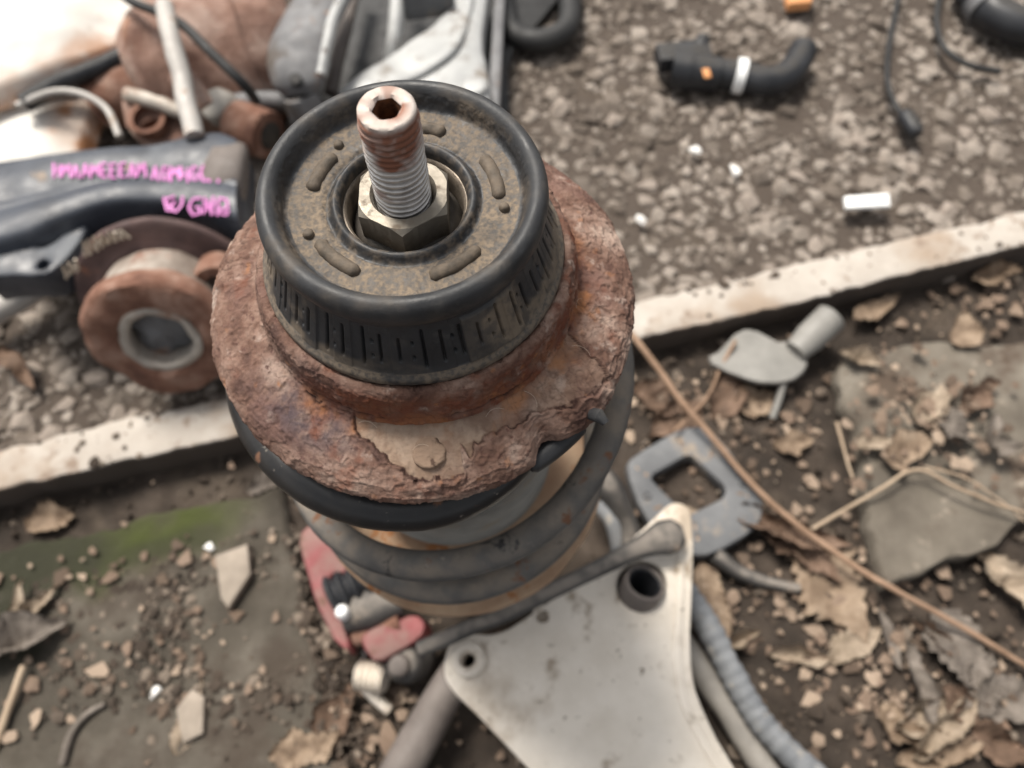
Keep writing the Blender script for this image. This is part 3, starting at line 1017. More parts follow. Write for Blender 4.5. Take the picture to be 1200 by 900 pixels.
# threaded rod end
TT, TB = -.1287, -.1700
nrow, nth = 330, 72
zz = np.linspace(TB, TT - .0016, nrow)
th = np.linspace(0, 2 * np.pi, nth, endpoint=False)
ZG, TG = np.meshgrid(zz, th, indexing='ij')
pitch = .0019
fr = (ZG / pitch - TG / (2 * np.pi)) % 1
tri = 1 - np.abs(fr * 2 - 1)
p3 = np.stack([.007 * np.cos(TG), .007 * np.sin(TG), ZG], -1).reshape(-1, 3)
wear = fbm(p3, 220, 3, 15).reshape(ZG.shape)
amp = .00085 * (1 - .55 * sstep(TT - .012, TT - .002, ZG))
RG = .00722 - amp * (1 - sstep(.12, .72, tri)) + wear * .00030 - .0004 * sstep(TT - .004, TT - .0016, ZG)
top = [(.0066, TT - .0004), (.0060, TT), (.0038, TT), (.0036, TT - .0006)]
V = [np.stack([RG * np.cos(TG), RG * np.sin(TG), Z(ZG)], -1).reshape(-1, 3)]
for rad_, z_ in top[:3]:
    V.append(np.stack([rad_ * np.cos(th), rad_ * np.sin(th), np.full(nth, Z(z_))], 1))
hexs = .0030 / np.cos(((th - .2) % (np.pi / 3)) - np.pi / 6)
hexs = np.minimum(hexs, .0034)
V.append(np.stack([hexs * np.cos(th), hexs * np.sin(th), np.full(nth, Z(TT - .0007))], 1))
V = np.vstack(V)
V[:, 2] += fbm(V, 260, 2, 19) * .0003
nrw = nrow + 4
h_ = (V[:, 2] - Z(TB)) / (TT - TB)
nn = fbm(V, 150, 4, 33)
rusty = np.clip(sstep(.60, .88, h_ + nn * .40) * (1 - .80 * sstep(.955, .985, h_)) * (.75 + .25 * sstep(-.3, .3, fbm(V, 500, 3, 35))) + .5 * sstep(.2, .5, nn) * (h_ > .4), 0, 1)
rusty = np.where(np.hypot(V[:, 0], V[:, 1]) < .0046, np.maximum(rusty, .35 + .6 * sstep(-.1, .3, fbm(V, 300, 3, 36))), rusty)
white = np.clip(sstep(.42, .6, h_ + nn * .3) * .6 + (h_ > .985) * .65, 0, 1)
rod = part('piston_rod', (V + C0, [tuple(f) for f in grid_faces(nrw, nth, wrap_c=True)] + [tuple(range(nth))[::-1]], {'rusty': rusty, 'white': white, 'grime': np.clip(np.r_[((1 - sstep(.10, .55, tri)) * (.35 + .5 * sstep(-.3, .3, wear)) * (1 - .5 * sstep(TT - .010, TT - .003, ZG))).ravel(), np.zeros(4 * nth)], 0, 1)}), M['thread'], strut, angle=50,
           label='threaded piston rod end with rust and worn white paint')
V = []
for k_, z_ in ((1, TT - .0007), (.98, TT - .003), (.94, TT - .0075)):
    V.append(np.stack([hexs * k_ * np.cos(th), hexs * k_ * np.sin(th), np.full(nth, Z(z_))], 1))
V = rough((np.vstack(V), 0, 0), .0003, 400, 7)[0]
part('hex_socket', (V + C0, [tuple(f)[::-1] for f in grid_faces(3, nth, wrap_c=True)] + [tuple(2 * nth + i for i in range(nth))], {}), M['socket'], rod, angle=30)

# coil spring
key = [(450, -.2170, .0540), (360, -.2175, .0540), (312, -.2190, .0550), (270, -.2275, .0635), (180, -.2385, .0650), (90, -.246, .0665), (0, -.2590, .0680), (-45, -.2785, .0680), (-90, -.2940, .0672), (-180, -.3200, .0672), (-270, -.3290, .0672),
       (-360, -.3350, .0672), (-450, -.3480, .0672), (-540, -.3590, .0672), (-630, -.3660, .0672), (-665, -.3675, .0672)]
kp = catmull(np.array(key), 40)
th = np.radians(kp[:, 0])
sp = np.stack([AX + kp[:, 2] * np.cos(th), AY + kp[:, 2] * np.sin(th), Z(kp[:, 1])], 1)
n_ = 22
wr = np.interp(kp[:, 0], [120, 170, 270, 330], [.0059, .0070, .0070, .0064])
g = tube(sp, wr, n_)
cen = np.repeat(sp, n_, 0)
kd = np.repeat(kp[:, 0], n_)
nup = (g[0][:, 2] - cen[:, 2]) / .0065
blk = sstep(120, 165, kd)
upd = sstep(.1, .8, nup) * (1 - .93 * blk)
g = (g[0] + np.stack([fbm(g[0] + i, 200, 3, 50 + i) for i in range(3)], 1) * .0002, g[1], {'black': blk, 'dust': np.clip(upd * (.5 + .5 * sstep(-.3, .3, fbm(g[0], 60, 3, 55))), 0, 1)})
part('coil_spring', g, M['coil'], strut, angle=60, label='grey coil spring, its top turn sleeved in black rubber')
# ribbed dust boot and damper body
q = []
zz = np.linspace(-.205, -.352, 240)
for z_ in zz:
    t_ = (z_ + .205) / -.147
    q.append((0.0470 - .002 * t_ + .0019 * math.cos(z_ / .0052 * 2 * math.pi) - .0003, Z(z_)))
part('dust_boot', lathe(np.array(q), 96, (AX, AY, 0)), M['boot'], strut, angle=60, label='pale grey finely ribbed dust boot inside the spring')
part('lower_seat', rough(lathe(prof([(.026, -.372), (.050, -.372), (.062, -.3765), (.0705, -.3765), (.0725, -.3745), (.0740, -.3760), (.0735, -.3830), (.070, -.3865), (.050, -.3900), (.026, -.392)], .002), 120, (AX, AY, 0)), .0012, 60, 9), M['seat_tan'], strut, angle=60)
part('damper_tube', lathe(np.array([(.0255, Z(-.345)), (.0255, .10), (.0255, .02), (.022, .004)]), 64, (AX, AY, 0)), M['dark_bar'], strut)
cl = lathe(np.array([(.027, .095), (.031, .095), (.032, .093), (.032, .012), (.031, .010), (.027, .010)]), 64, (AX, AY, 0), closed=True)
part('clamp_collar', cl, M['rust2'], strut)
for dx in (-.016, .016):
    part('clamp_ear', rough(boxg((AX + dx, AY + .047, .05), (.006, .05, .10), 0, .0015), .0008, 60), M['rust2'], strut)
#@OBJECTS
# ------------------------------------------------------------------ things round the strut
def path(pts, z=None, k=8):
    """pixels (+ height) to a smooth curve"""
    return catmull(np.array([at(p[0], p[1], p[2] if len(p) > 2 else z) for p in pts]), k)


def outline(pts, z):
    return np.array([at(a, b, z)[:2] for a, b in pts])


def base_of(*ps):
    p = np.mean([np.asarray(q)[:2] for q in ps], 0)
    return (p[0], p[1], 0)


# pale cast bracket: hollow casting standing on its skirt
BZ = .115
br_o = outline([(519, 780), (527, 750), (552, 742), (580, 746), (620, 722), (700, 668), (768, 607), (785, 588), (803, 588), (813, 604), (812, 690), (808, 770), (820, 830), (875, 925), (960, 1060), (905, 1130), (780, 1120), (700, 975), (612, 897), (560, 838), (526, 806)], BZ)
br = thing('alloy_bracket', 'pale cast aluminium bracket plate with bolt holes below the coil spring', 'bracket', base_of(br_o.mean(0)))
h_boss = circle2(at(549, 773, BZ), .0042, 24)
h_sleeve = circle2(at(752, 686, BZ), .0165, 28, .0145, .4)
h_small = circle2(at(635, 722, BZ), .0042, 18)
plate = prism(br_o, BZ - .010, BZ, [h_boss, h_sleeve, h_small], .0022, 2)
plate = rough(plate, .0012, 30, 3)
part('plate', plate, M['alloy'], br)
L = chaikin(br_o, 2, True)
if area(L) < 0:
    L = L[::-1]
inn = offset_loop(L, .007)
inn2 = offset_loop(L, .011)
nL = len(L)
rows = [np.c_[offset_loop(L, .0008), np.full(nL, BZ - .009)], np.c_[offset_loop(L, .002), np.full(nL, .004)], np.c_[inn, np.full(nL, .004)], np.c_[inn2, np.full(nL, BZ - .009)]]
part('skirt', rough((np.vstack(rows), [tuple(f) for f in grid_faces(4, nL, wrap_c=True, wrap_r=True)], {}), .001, 40), M['alloy'], br)
# raised lip along the right-hand edge
part('edge_rib', rough(tube(path([(797, 604), (797, 690), (794, 770), (806, 834), (858, 925), (930, 1050)], BZ + .0002), .0030, 10, .55), .0006, 60), M['alloy'], br)
cb = at(549, 773, BZ)
part('boss', rough(lathe(chaikin(np.array([(.0056, -.010), (.0056, .0028), (.0064, .0042), (.0098, .0042), (.0110, .003), (.0114, -.0095)]), 1), 48, (cb[0], cb[1], BZ), closed=True), .0004, 100), M['alloy'], br)
cs = at(752, 690, BZ)
sl = thing('steel_sleeve', 'short dark steel sleeve sitting tilted in the pale bracket hole', 'sleeve', (cs[0], cs[1], BZ - .02))
part('sleeve_wall', rough(lathe(chaikin(np.array([(.0108, -.022), (.0108, .0065), (.0113, .0080), (.0128, .0080), (.0136, .0068), (.0138, .002), (.0138, -.022)]), 1), 56, (cs[0], cs[1], BZ), (.22, .42, 1), closed=True), .0004, 120), M['rod_brown'], sl)
part('sleeve_lining', lathe(np.array([(.0099, -.022), (.0099, .006), (.0106, .0066), (.0108, -.022)]), 48, (cs[0], cs[1], BZ), (.22, .42, 1), closed=True), M['black'], sl)

# dark link bar lying across the bracket
lp = path([(490, 762, .124), (545, 738, .126), (600, 715, .128), (660, 686, .130), (705, 664, .131), (732, 650, .130), (760, 637, .130), (782, 629, .129), (800, 625, .128)], None, 6)
tt = np.linspace(0, 1, len(lp))
w = np.interp(tt, [0, .5, .66, .75, .85, .94, 1], [.0050, .0056, .0062, .0085, .0115, .0108, .006])
fl_ = np.interp(tt, [0, .55, .75, 1], [.75, .7, .5, .4])
g = tube(lp, w, 18)
cen = np.repeat(lp, 18, 0)
f3 = np.repeat(fl_, 18)
g[0][:, 2] = cen[:, 2] + (g[0][:, 2] - cen[:, 2]) * f3
lk = thing('stabiliser_link', 'dark steel stabiliser bar with flattened end resting across the pale bracket', 'bar', base_of(lp[20]))
part('bar', rough(g, .0008, 50, 3), M['dark_bar'], lk)
e = at(790, 628, .141)

# grey hoses beside the bracket
hp = path([(770, 660, .03), (800, 690, .032), (826, 728, .032), (850, 775, .030), (876, 822, .028), (905, 862, .026), (950, 905, .022), (1010, 955, .014)], None, 14)
th_ = np.arange(len(hp))
hg = tube(hp, .0092 + .0005 * np.sin(th_ * 1.57), 16)
solo('grey_hose', rough(hg, .001, 90), M['hose_blue'], 'dusty blue grey rubber hose curving along the pale bracket', 'hose')
hp = path([(790, 742, .018), (815, 775, .018), (850, 830, .016), (885, 885, .014), (940, 960, .012)], None, 8)
solo('beige_pipe', rough(tube(hp, .0088, 16), .0008, 60), M['hose_tan'], 'smooth beige grey pipe lying under the blue grey hose', 'pipe')
hp = path([(690, 548, .06), (715, 575, .055), (730, 610, .04), (742, 655, .03)], None, 8)
solo('dark_hose', rough(tube(hp, .011, 14), .0008, 60), M['dark_bar'], 'dark grey hose stub between the spring and the grey frame', 'hose')
hp = path([(700, 590, .05), (718, 612, .045), (726, 650, .03), (722, 690, .02)], None, 8)
solo('thin_hose', rough(tube(hp, .0065, 12), .0008, 60), M['hose_blue'], 'thin grey hose hanging behind the link bar end', 'hose')
# brown rod under the bracket
hp = path([(548, 770, .034), (520, 815, .032), (490, 868, .030), (440, 960, .026), (400, 1040, .02)], None, 6)
w = np.interp(np.linspace(0, 1, len(hp)), [0, .15, .6, 1], [.0125, .0130, .0145, .0150])
solo('steel_rod', rough(tube(hp, w, 20), .0005, 60), M['rod_brown'], 'plain brown grey steel rod leading away under the bracket', 'rod')

# red caliper carrier
RZ = .055
cal = thing('brake_carrier', 'red painted brake carrier with black ribbed boot beside the strut base', 'brake part', base_of(at(410, 690, RZ)))
fr_o = outline([(350, 628), (358, 614), (376, 610), (392, 628), (410, 646), (424, 660), (414, 672), (398, 668), (388, 676), (392, 700), (402, 730), (412, 756), (404, 764), (388, 744), (370, 704), (358, 666)], RZ)
part('carrier_arm', rough(prism(fr_o, .020, RZ, (), .003, 1), .0036, 40, 4), M['red'], cal)
fr_o = outline([(424, 752), (430, 738), (462, 726), (486, 716), (500, 730), (494, 748), (470, 762), (440, 778)], RZ)
part('carrier_foot', rough(prism(fr_o, .012, RZ, (), .003, 1), .0036, 40, 6), M['red'], cal)
g0, g1 = at(388, 700, .058), at(446, 668, .062)
q = []
for i in range(46):
    t_ = i / 45
    q.append((.0135 + .0022 * math.sin(t_ * 2 * math.pi * 4.5) - .003 * t_, t_ * float(np.linalg.norm(g1 - g0))))
part('ribbed_boot', lathe(np.array(q), 28, g0, g1 - g0), M['black'], cal)
g0, g1 = at(400, 722, .052), at(468, 700, .050)
part('piston_housing', rough(tube(np.array([g0, g0 * .6 + g1 * .4, g1]), [.013, .016, .014], 20), .001, 50), M['dark_bar'], cal)
g0 = at(402, 718, .066)
part('pin_head', rough(lathe(chaikin(np.array([(0, .006), (.0035, .0055), (.005, .003), (.005, -.004)]), 2), 20, g0, (-.1, .1, 1)), .0004, 200), M['white_plastic'], cal)
g0 = at(415, 745, .044)
part('guide_pin', tube(np.array([g0, at(440, 738, .046), at(470, 728, .05)]), .008, 16), M['rust2'], cal)
# ribbed silver fitting and dark joint by the rod
ft = thing('pipe_fitting', 'small ribbed silver fitting with a short stub below the red carrier', 'fitting', base_of(at(432, 798, .02)))
g0, g1 = at(420, 790, .026), at(452, 796, .030)
q = []
for i in range(40):
    t_ = i / 39
    q.append((.0095 + .0016 * math.sin(t_ * 2 * math.pi * 5), t_ * float(np.linalg.norm(g1 - g0))))
part('ribbed_barrel', rough(lathe(np.array(q), 28, g0, g1 - g0), .0005, 80), M['alloy'], ft)
part('stub', tube(path([(428, 806, .02), (442, 820, .014), (456, 832, .010)]), .0042, 12), M['alloy'], ft)
jt = thing('ball_joint', 'dark greasy ball joint housing between the red carrier and the brown rod', 'joint', base_of(at(485, 780, .02)))
g0 = at(480, 772, .028)
part('housing', rough(lathe(chaikin(np.array([(0, .022), (.008, .021), (.014, .016), (.016, .006), (.0175, .002), (.0175, -.006), (.013, -.012), (.013, -.026)]), 1), 32, g0, (-.2, -.3, 1)), .001, 70), M['dark_bar'], jt)
part('grease_cap', rough(lathe(chaikin(np.array([(0, .004), (.006, .0035), (.008, .001), (.008, -.003)]), 1), 24, g0 + np.array([-.0045, -.0065, .021]), (-.2, -.3, 1)), .0004, 100), M['rod_brown'], jt)

# blue grey plastic frame
FZ = .020
fo = outline([(733, 548), (742, 535), (795, 502), (822, 498), (845, 512), (893, 582), (895, 602), (884, 622), (836, 650), (812, 652), (785, 640), (752, 604)], FZ)
fh = outline([(764, 562), (766, 556), (804, 534), (812, 534), (848, 568), (851, 577), (846, 584), (810, 602), (802, 601)], FZ)
pf_ = thing('plastic_surround', 'blue grey plastic frame with a square opening lying on the soil', 'frame', base_of(fo.mean(0)))
part('frame_body', rough(prism(fo, .002, FZ, [fh], .0025, 1), .0012, 30, 5), M['plastic'], pf_)
for px, py in ((758, 580), (870, 545 + 20)):
    c = at(px, py, FZ)
    part('screw_boss', lathe(chaikin(np.array([(.0016, .0004), (.0016, .0022), (.0036, .0022), (.0040, -.001)]), 1), 20, (c[0], c[1], FZ)), M['plastic'], pf_)
hp = path([(838, 650, .012), (862, 668, .010), (890, 680, .009), (935, 690, .008)], None, 6)
solo('bent_stick', rough(tube(hp, np.linspace(.0075, .0045, len(hp)), 10), .001, 60), M['dark_bar'], 'dark bent stick poking out below the plastic frame', 'stick')

# pale grey plastic spout
spt = thing('plastic_spout', 'pale grey broken plastic spout lying by the plank', 'plastic piece', base_of(at(905, 415, .02)))
po = outline([(829, 424), (850, 402), (872, 386), (886, 384), (905, 396), (935, 400), (950, 414), (944, 432), (925, 448), (905, 457), (885, 452), (862, 440)], .024)
g = prism(po, .018, .024, (), .0015, 1)
g = tilt(rough(g, .0065, 34, 8), at(890, 420, .02), (1, .3, 0), R(-6))
part('blade', g, M['grey_plastic'], spt)
g0, g1 = at(932, 412, .026), at(974, 372, .034)
d = g1 - g0
ll = float(np.linalg.norm(d))
part('spout_tube', lathe(np.array([(.0105, 0), (.0135, ll * .4), (.0140, ll), (.0122, ll), (.0118, ll * .4)]), 28, g0, d), M['grey_plastic'], spt)
part('thin_leg', tube(path([(918, 448, .020), (912, 470, .012), (905, 490, .006)]), .0032, 10), M['grey_plastic'], spt)

fo_px = [(742, 545), (795, 510), (838, 514), (885, 585), (880, 615), (820, 640), (760, 600)]
fh_px = [(764, 562), (804, 532), (830, 545), (858, 575), (856, 588), (812, 606), (782, 590)]


# dry stems
def stem(name, pts, r0, r1, m, label, cat='stem'):
    P = path(pts, None, 8)
    P = P + np.stack([fbm(P + 2 * i, 25, 2, 80 + i) for i in range(3)], 1) * .0012
    return solo(name, rough(tube(P, np.linspace(r0, r1, len(P)), 10), .0004, 120), m, label, cat)


stem('dry_stalk', [(735, 385, .05), (765, 425, .045), (800, 472, .038), (832, 510, .033), (870, 555, .030), (905, 590, .028), (960, 636, .026), (1010, 668, .027), (1045, 688, .030), (1110, 725, .020), (1200, 778, .014), (1290, 832, .012)],
     .0028, .0021, M['stem'], 'long straight brown stem lying across the soil and the plastic frame')
stem('dry_twig', [(862, 398, .028), (845, 430, .02), (825, 470, .012), (790, 505, .03)], .0017, .0013, M['stem'], 'short brown twig crossing under the pale plastic spout', 'twig')
stem('straw_stem', [(930, 632, .008), (975, 606, .012), (1030, 574, .031), (1076, 551, .034), (1120, 572, .034), (1165, 590, .034), (1205, 603, .033), (1260, 625, .02)], .0016, .0011, M['straw'], 'thin pale bent straw lying over the grey slab')
stem('straw_stem', [(1085, 548, .033), (1130, 560, .034), (1170, 585, .034), (1200, 612, .03)], .0009, .0006, M['straw'], 'hair-thin pale straw beside the bent straw on the slab')
stem('dry_twig', [(980, 495, .03), (990, 530, .03), (1000, 560, .031)], .0013, .0010, M['straw'], 'short pale twig standing against the left edge of the grey slab', 'twig')
stem('dry_twig', [(-10, 880, .017), (12, 825, .02), (28, 780, .022)], .0030, .0024, M['straw'], 'tan twig with a forked dry tuft on the mossy slab', 'twig')
stem('dry_twig', [(72, 895, .017), (82, 860, .018), (100, 838, .018), (122, 826, .018)], .0032, .0018, LEAF[3], 'short grey twig lying flat on the mossy slab', 'twig')


# leaves
def leaf(px, py, z, length, width, yaw, m, label, curl=.6, fold=.35, serr=0.0, crumple=.004, seed=0, pitch=0.0, group='dry leaves on the ground'):
    nu, nv = 34, 13
    uu, vv = np.meshgrid(np.linspace(0, 1, nu), np.linspace(-1, 1, nv), indexing='ij')
    wd = width * np.sin(np.pi * np.clip(uu, .004, .996) ** .75) ** .85 * .5
    wd = wd * (1 + .22 * np.sin(seed + uu * 5.0 + np.sign(vv) * 1.3) + .12 * np.sin(seed * 2.1 + uu * 13 + np.sign(vv) * 2.0))
    if serr:
        wd = wd * (1 + serr * (np.abs(((uu * 9) % 1) - .5) * 2 - .5) * np.abs(vv) ** 3)
    X = (uu - .5) * length
    Y = vv * wd
    ang = curl * vv
    Zc = np.abs(vv) * wd * fold + (1 - np.cos(ang)) * wd * .9 + curl * .25 * length * (uu - .5) ** 2
    Y = Y * (1 - .25 * abs(curl) * vv ** 2)
    Zc = Zc + .0013 * np.cos((uu * 9 - np.abs(vv) * 1.2) * 2 * np.pi) * np.abs(vv)
    P = np.stack([X, Y, Zc], -1).reshape(-1, 3)
    P = P + np.stack([fbm(P + seed * 1.7 + 4 * i, 45, 4, seed + i) for i in range(3)], 1) * crumple * np.array([1.8, 1.8, 2.2])
    c, s_ = math.cos(pitch), math.sin(pitch)
    P = np.stack([P[:, 0] * c - P[:, 2] * s_, P[:, 1], P[:, 0] * s_ + P[:, 2] * c], 1)
    c, s_ = math.cos(yaw), math.sin(yaw)
    P = np.stack([P[:, 0] * c - P[:, 1] * s_, P[:, 0] * s_ + P[:, 1] * c, P[:, 2]], 1)
    ctr = at(px, py, z)
    P[:, 2] -= P[:, 2].min()
    P = P + np.array([ctr[0], ctr[1], z - .0025])
    n_ = len(P)
    Q = P - np.array([0, 0, .0005])
    F = [tuple(f) for f in grid_faces(nu, nv)]
    F = F + [tuple(i + n_ for i in f[::-1]) for f in F]
    ring = [i * nv for i in range(nu)] + [(nu - 1) * nv + j for j in range(1, nv)] + [i * nv + nv - 1 for i in range(nu - 2, -1, -1)] + [j for j in range(nv - 2, 0, -1)]
    k_ = len(ring)
    F += [(ring[i], n_ + ring[i], n_ + ring[(i + 1) % k_], ring[(i + 1) % k_]) for i in range(k_)]
    return solo('dry_leaf', (np.vstack([P, Q]), F, {}), m, label, 'leaf', group, angle=60)


LV = [  # px, py, z, length, width, yaw deg, material, label, curl, fold, serration, crumple
    (975, 690, .006, .085, .055, -62, 0, 'large tan serrated leaf lying flat beside the stem', .25, .15, .35, .003),
    (925, 622, .012, .095, .030, -16, 1, 'long curled brown leaf lying over the edge of the plastic frame', 1.1, .5, .2, .005),
    (935, 642, .008, .075, .035, -38, 1, 'brown leaf tucked under the long curled one by the stem', .7, .4, .3, .005),
    (836, 702, .006, .062, .026, -75, 0, 'narrow tan leaf standing by the edge of the pale bracket', .5, .3, .1, .003),
    (868, 745, .006, .026, .020, 20, 2, 'small pale curled leaf scrap beside the grey hose', 1.3, .5, 0, .004),
    (937, 772, .006, .050, .018, -5, 2, 'narrow pale curled leaf on bare soil below the tan serrated leaf', 1.2, .4, 0, .003),
    (1003, 752, .006, .055, .022, 35, 2, 'pale tapering leaf pointing at the tip of the tan serrated leaf', .4, .25, .1, .003),
    (1042, 748, .006, .045, .012, 100, 3, 'thin grey green leaf blade by the tip of the slab', .6, .3, 0, .002),
    (1125, 766, .006, .072, .048, -70, 3, 'broad grey ribbed leaf just under the long stem', .35, .25, .25, .004),
    (1092, 745, .006, .040, .022, 150, 1, 'small crumpled brown leaf against the grey ribbed leaf', 1.0, .5, .2, .005),
    (1078, 800, .008, .055, .022, 95, 3, 'curled grey brown leaf standing at the back of the leaf heap', 1.2, .5, .1, .004),
    (1085, 835, .008, .060, .024, 20, 2, 'pale curled leaf at the middle of the leaf heap', 1.2, .5, .1, .005),
    (1105, 855, .012, .065, .024, 40, 2, 'long pale rolled leaf on top of the leaf heap', 1.3, .5, .1, .004),
    (1065, 862, .006, .055, .026, -50, 0, 'tan leaf at the foot of the leaf heap', .9, .4, .2, .005),
    (1135, 830, .008, .050, .026, -30, 1, 'dull brown leaf on the side of the leaf heap facing the slab', .9, .4, .2, .005),
    (1150, 805, .006, .050, .030, 60, 3, 'flat grey brown leaf between the leaf heap and the ribbed leaf', .6, .3, .2, .005),
    (1100, 885, .006, .060, .030, 10, 0, 'tan leaf below the leaf heap, half buried', .7, .3, .2, .005),
    (1185, 688, .006, .060, .042, -60, 2, 'pale holed leaf curling up under the tip of the slab', .9, .35, .25, .006),
    (1180, 820, .006, .055, .036, 15, 3, 'broad dusky leaf lying flat on the soil by the brown one', .5, .3, .2, .004),
    (1175, 870, .006, .055, .034, -20, 1, 'brown crumpled leaf on the soil near the leaf heap', .8, .4, .2, .005),
    (1027, 362, .010, .058, .022, 30, 0, 'tan pointed leaf lying under the plank beside the spout', .6, .3, .1, .003),
    (1130, 385, .024, .045, .026, 70, 0, 'small tan leaf resting at the back edge of the grey slab', .7, .4, .2, .004),
    (1165, 325, .006, .050, .028, 20, 0, 'crumpled tan leaf in the shade right under the plank', .8, .4, .2, .005),
    (1065, 528, .030, .045, .034, 15, 0, 'round tan leaf on the slab beside the bend of the straw', .5, .3, .1, .003),
    (1025, 520, .030, .040, .016, 5, 2, 'narrow pale leaf by the left rim of the grey slab', .8, .3, 0, .003),
    (1090, 475, .030, .042, .028, 50, 2, 'pale curled leaf in the middle of the slab litter', 1.0, .5, .1, .005),
    (1120, 505, .030, .040, .028, -20, 3, 'grey leaf in the slab litter beside the pale curled one', .8, .4, .1, .005),
    (1150, 465, .030, .045, .026, 30, 1, 'brown leaf at the back of the slab litter', .8, .4, .2, .005),
    (1165, 515, .030, .042, .026, 80, 3, 'grey curled leaf at the far side of the slab litter', .9, .4, .2, .005),
    (1010, 420, .024, .040, .018, -20, 2, 'pale leaf scrap at the back left corner of the slab', .9, .4, .1, .004),
    (795, 490, .006, .060, .034, 40, 1, 'crumpled brown leaf between the spring and the plastic frame', .9, .4, .2, .006),
    (770, 470, .006, .055, .030, -30, 1, 'brown leaf pressed against the rusty flange side of the stem', .8, .4, .2, .006),
    (885, 470, .006, .045, .034, 10, 0, 'round tan leaf under the pale plastic spout', .6, .3, .1, .004),
    (850, 462, .006, .045, .030, 60, 1, 'brown leaf scrap by the crossing of twig and stem', .9, .4, .2, .005),
    (930, 520, .006, .036, .024, 20, 0, 'small tan leaf on bare soil left of the slab', .6, .3, .1, .004),
    (800, 265 + 340, .004, .03, .02, 20, 2, 'pale leaf scrap inside the opening of the plastic frame', .7, .4, .1, .004),
    (30, 745, .018, .062, .040, 25, 3, 'mauve grey crumpled leaf at the tuft on the mossy slab', .8, .4, .2, .006),
    (42, 715, .020, .050, .016, 55, 2, 'pale narrow dry blade of the tuft on the mossy slab', 1.0, .4, .1, .003),
    (22, 712, .020, .045, .016, 100, 2, 'short pale dry blade crossing the tuft on the mossy slab', 1.0, .4, .1, .003),
    (222, 840, .016, .050, .020, 80, 2, 'pale tan leaf lying flat on the grey part of the mossy slab', .3, .2, 0, .002),
    (18, 428, .034, .060, .024, -40, 1, 'orange brown leaf on the gravel by the rusty hub', .8, .4, .2, .004),
    (60, 610, .004, .040, .026, 10, 0, 'tan leaf scrap in the soil gap between plank and mossy slab', .8, .4, .2, .005),
    (330, 560, .004, .060, .020, 20, 3, 'long brownish leaf in the soil gap beside the strut', .6, .4, .1, .004),
    (395, 840, .010, .050, .030, 70, 1, 'brown leaf beside the ribbed silver fitting', .7, .4, .2, .005),
    (360, 875, .016, .055, .030, 20, 0, 'tan leaf at the rim of the mossy slab', .6, .3, .2, .005),
]
for i, q in enumerate(LV):
    leaf(q[0], q[1], q[2], q[3], q[4], R(q[5]), LEAF[q[6]], q[7], q[8], q[9], q[10], q[11], seed=100 + i)

# fine leaf litter
LP = rock_protos(6, 10, 77)
n = 1500
pos, rad = [], []
r3 = np.random.default_rng(31)
cl_ = [(1090, 490, 60, 40, .031), (1110, 830, 60, 45, .005), (900, 540, 90, 70, .004), (820, 470, 60, 40, .004), (1000, 800, 120, 60, .004), (900, 700, 120, 60, .004), (180, 720, 110, 70, .016), (1150, 340, 60, 30, .004), (420, 840, 80, 50, .006)]
for i in range(n):
    c = cl_[r3.integers(len(cl_))]
    p = at(r3.normal(c[0], c[2]), r3.normal(c[1], c[3]), c[4])
    if side(p[0], p[1]) > -.01:
        continue
    p[2] = c[4] + r3.uniform(0, .002)
    pos.append(p)
    rad.append(r3.uniform(.0012, .0055) if r3.random() < .8 else r3.uniform(.005, .010))
for i in range(70):
    j = r3.integers(len(fo_px))
    a_, b_ = fo_px[j], fh_px[j % len(fh_px)]
    t_ = r3.uniform(.2, .8)
    p = at(a_[0] * (1 - t_) + b_[0] * t_, a_[1] * (1 - t_) + b_[1] * t_, FZ)
    pos.append(p)
    rad.append(r3.uniform(.0007, .0028))
solo('leaf_litter', scatter(pos, rad, LP, r3, .2, .22), M['litter'], 'scattered scraps of dry leaves over soil and slab', 'litter', kind='stuff', smooth=False, origin=np.zeros(3))

# stone chips
def chip(pts, z, th_, m, label, seed, cat='stone', name='stone_chip'):
    g = prism(outline(pts, z + th_), z, z + th_, (), th_ * .25, 0)
    return solo(name, rough(g, .0015, 60, seed), m, label, cat)


chip([(252, 650), (290, 636), (293, 672), (268, 712), (258, 700)], .015, .010, M['pale_chip'], 'pale pointed stone chip lying on the mossy slab', 3)
chip([(205, 832), (225, 808), (240, 818), (236, 860), (215, 870)], .0145, .006, M['pale_chip'], 'pale oblong stone flake low on the mossy slab', 4)
for px, py, z_, s_, lb in ((182, 811, .015, .0055, 'tiny white pebble on the mossy slab near the oblong flake'), (245, 640, .015, .0055, 'tiny white pebble behind the pointed stone chip on the mossy slab'),
                           (815, 178, .028, .0075, 'bright white pebble in the gravel below the black hose'), (861, 200, .028, .0080, 'greyish white pebble in the gravel beside the bright white one'),
                           (751, 259, .028, .0070, 'white pebble in the gravel next to the rusty spring seat'), (425, 672 + 96, .006, .004, 'tiny white pebble beside the red carrier foot')):
    c = at(px, py, z_)
    g = scatter([[c[0], c[1], z_]], [s_], BIG, r1, squash=.7)
    solo('white_pebble', (g[0], g[1], {}), M['white_stone'], lb, 'pebble', 'white pebbles', angle=25)
chip([(990, 229), (1042, 227), (1044, 242), (991, 243)], .033, .005, M['white_plastic'], 'small white plastic strip lying on the gravel', 6, 'plastic piece', 'plastic_strip')
chip([(920, -14), (955, -16), (952, 2), (925, 4)], .030, .012, M['orange'], 'small orange chunk lying on the gravel beyond the black hose', 7, 'plastic piece', 'orange_chunk')

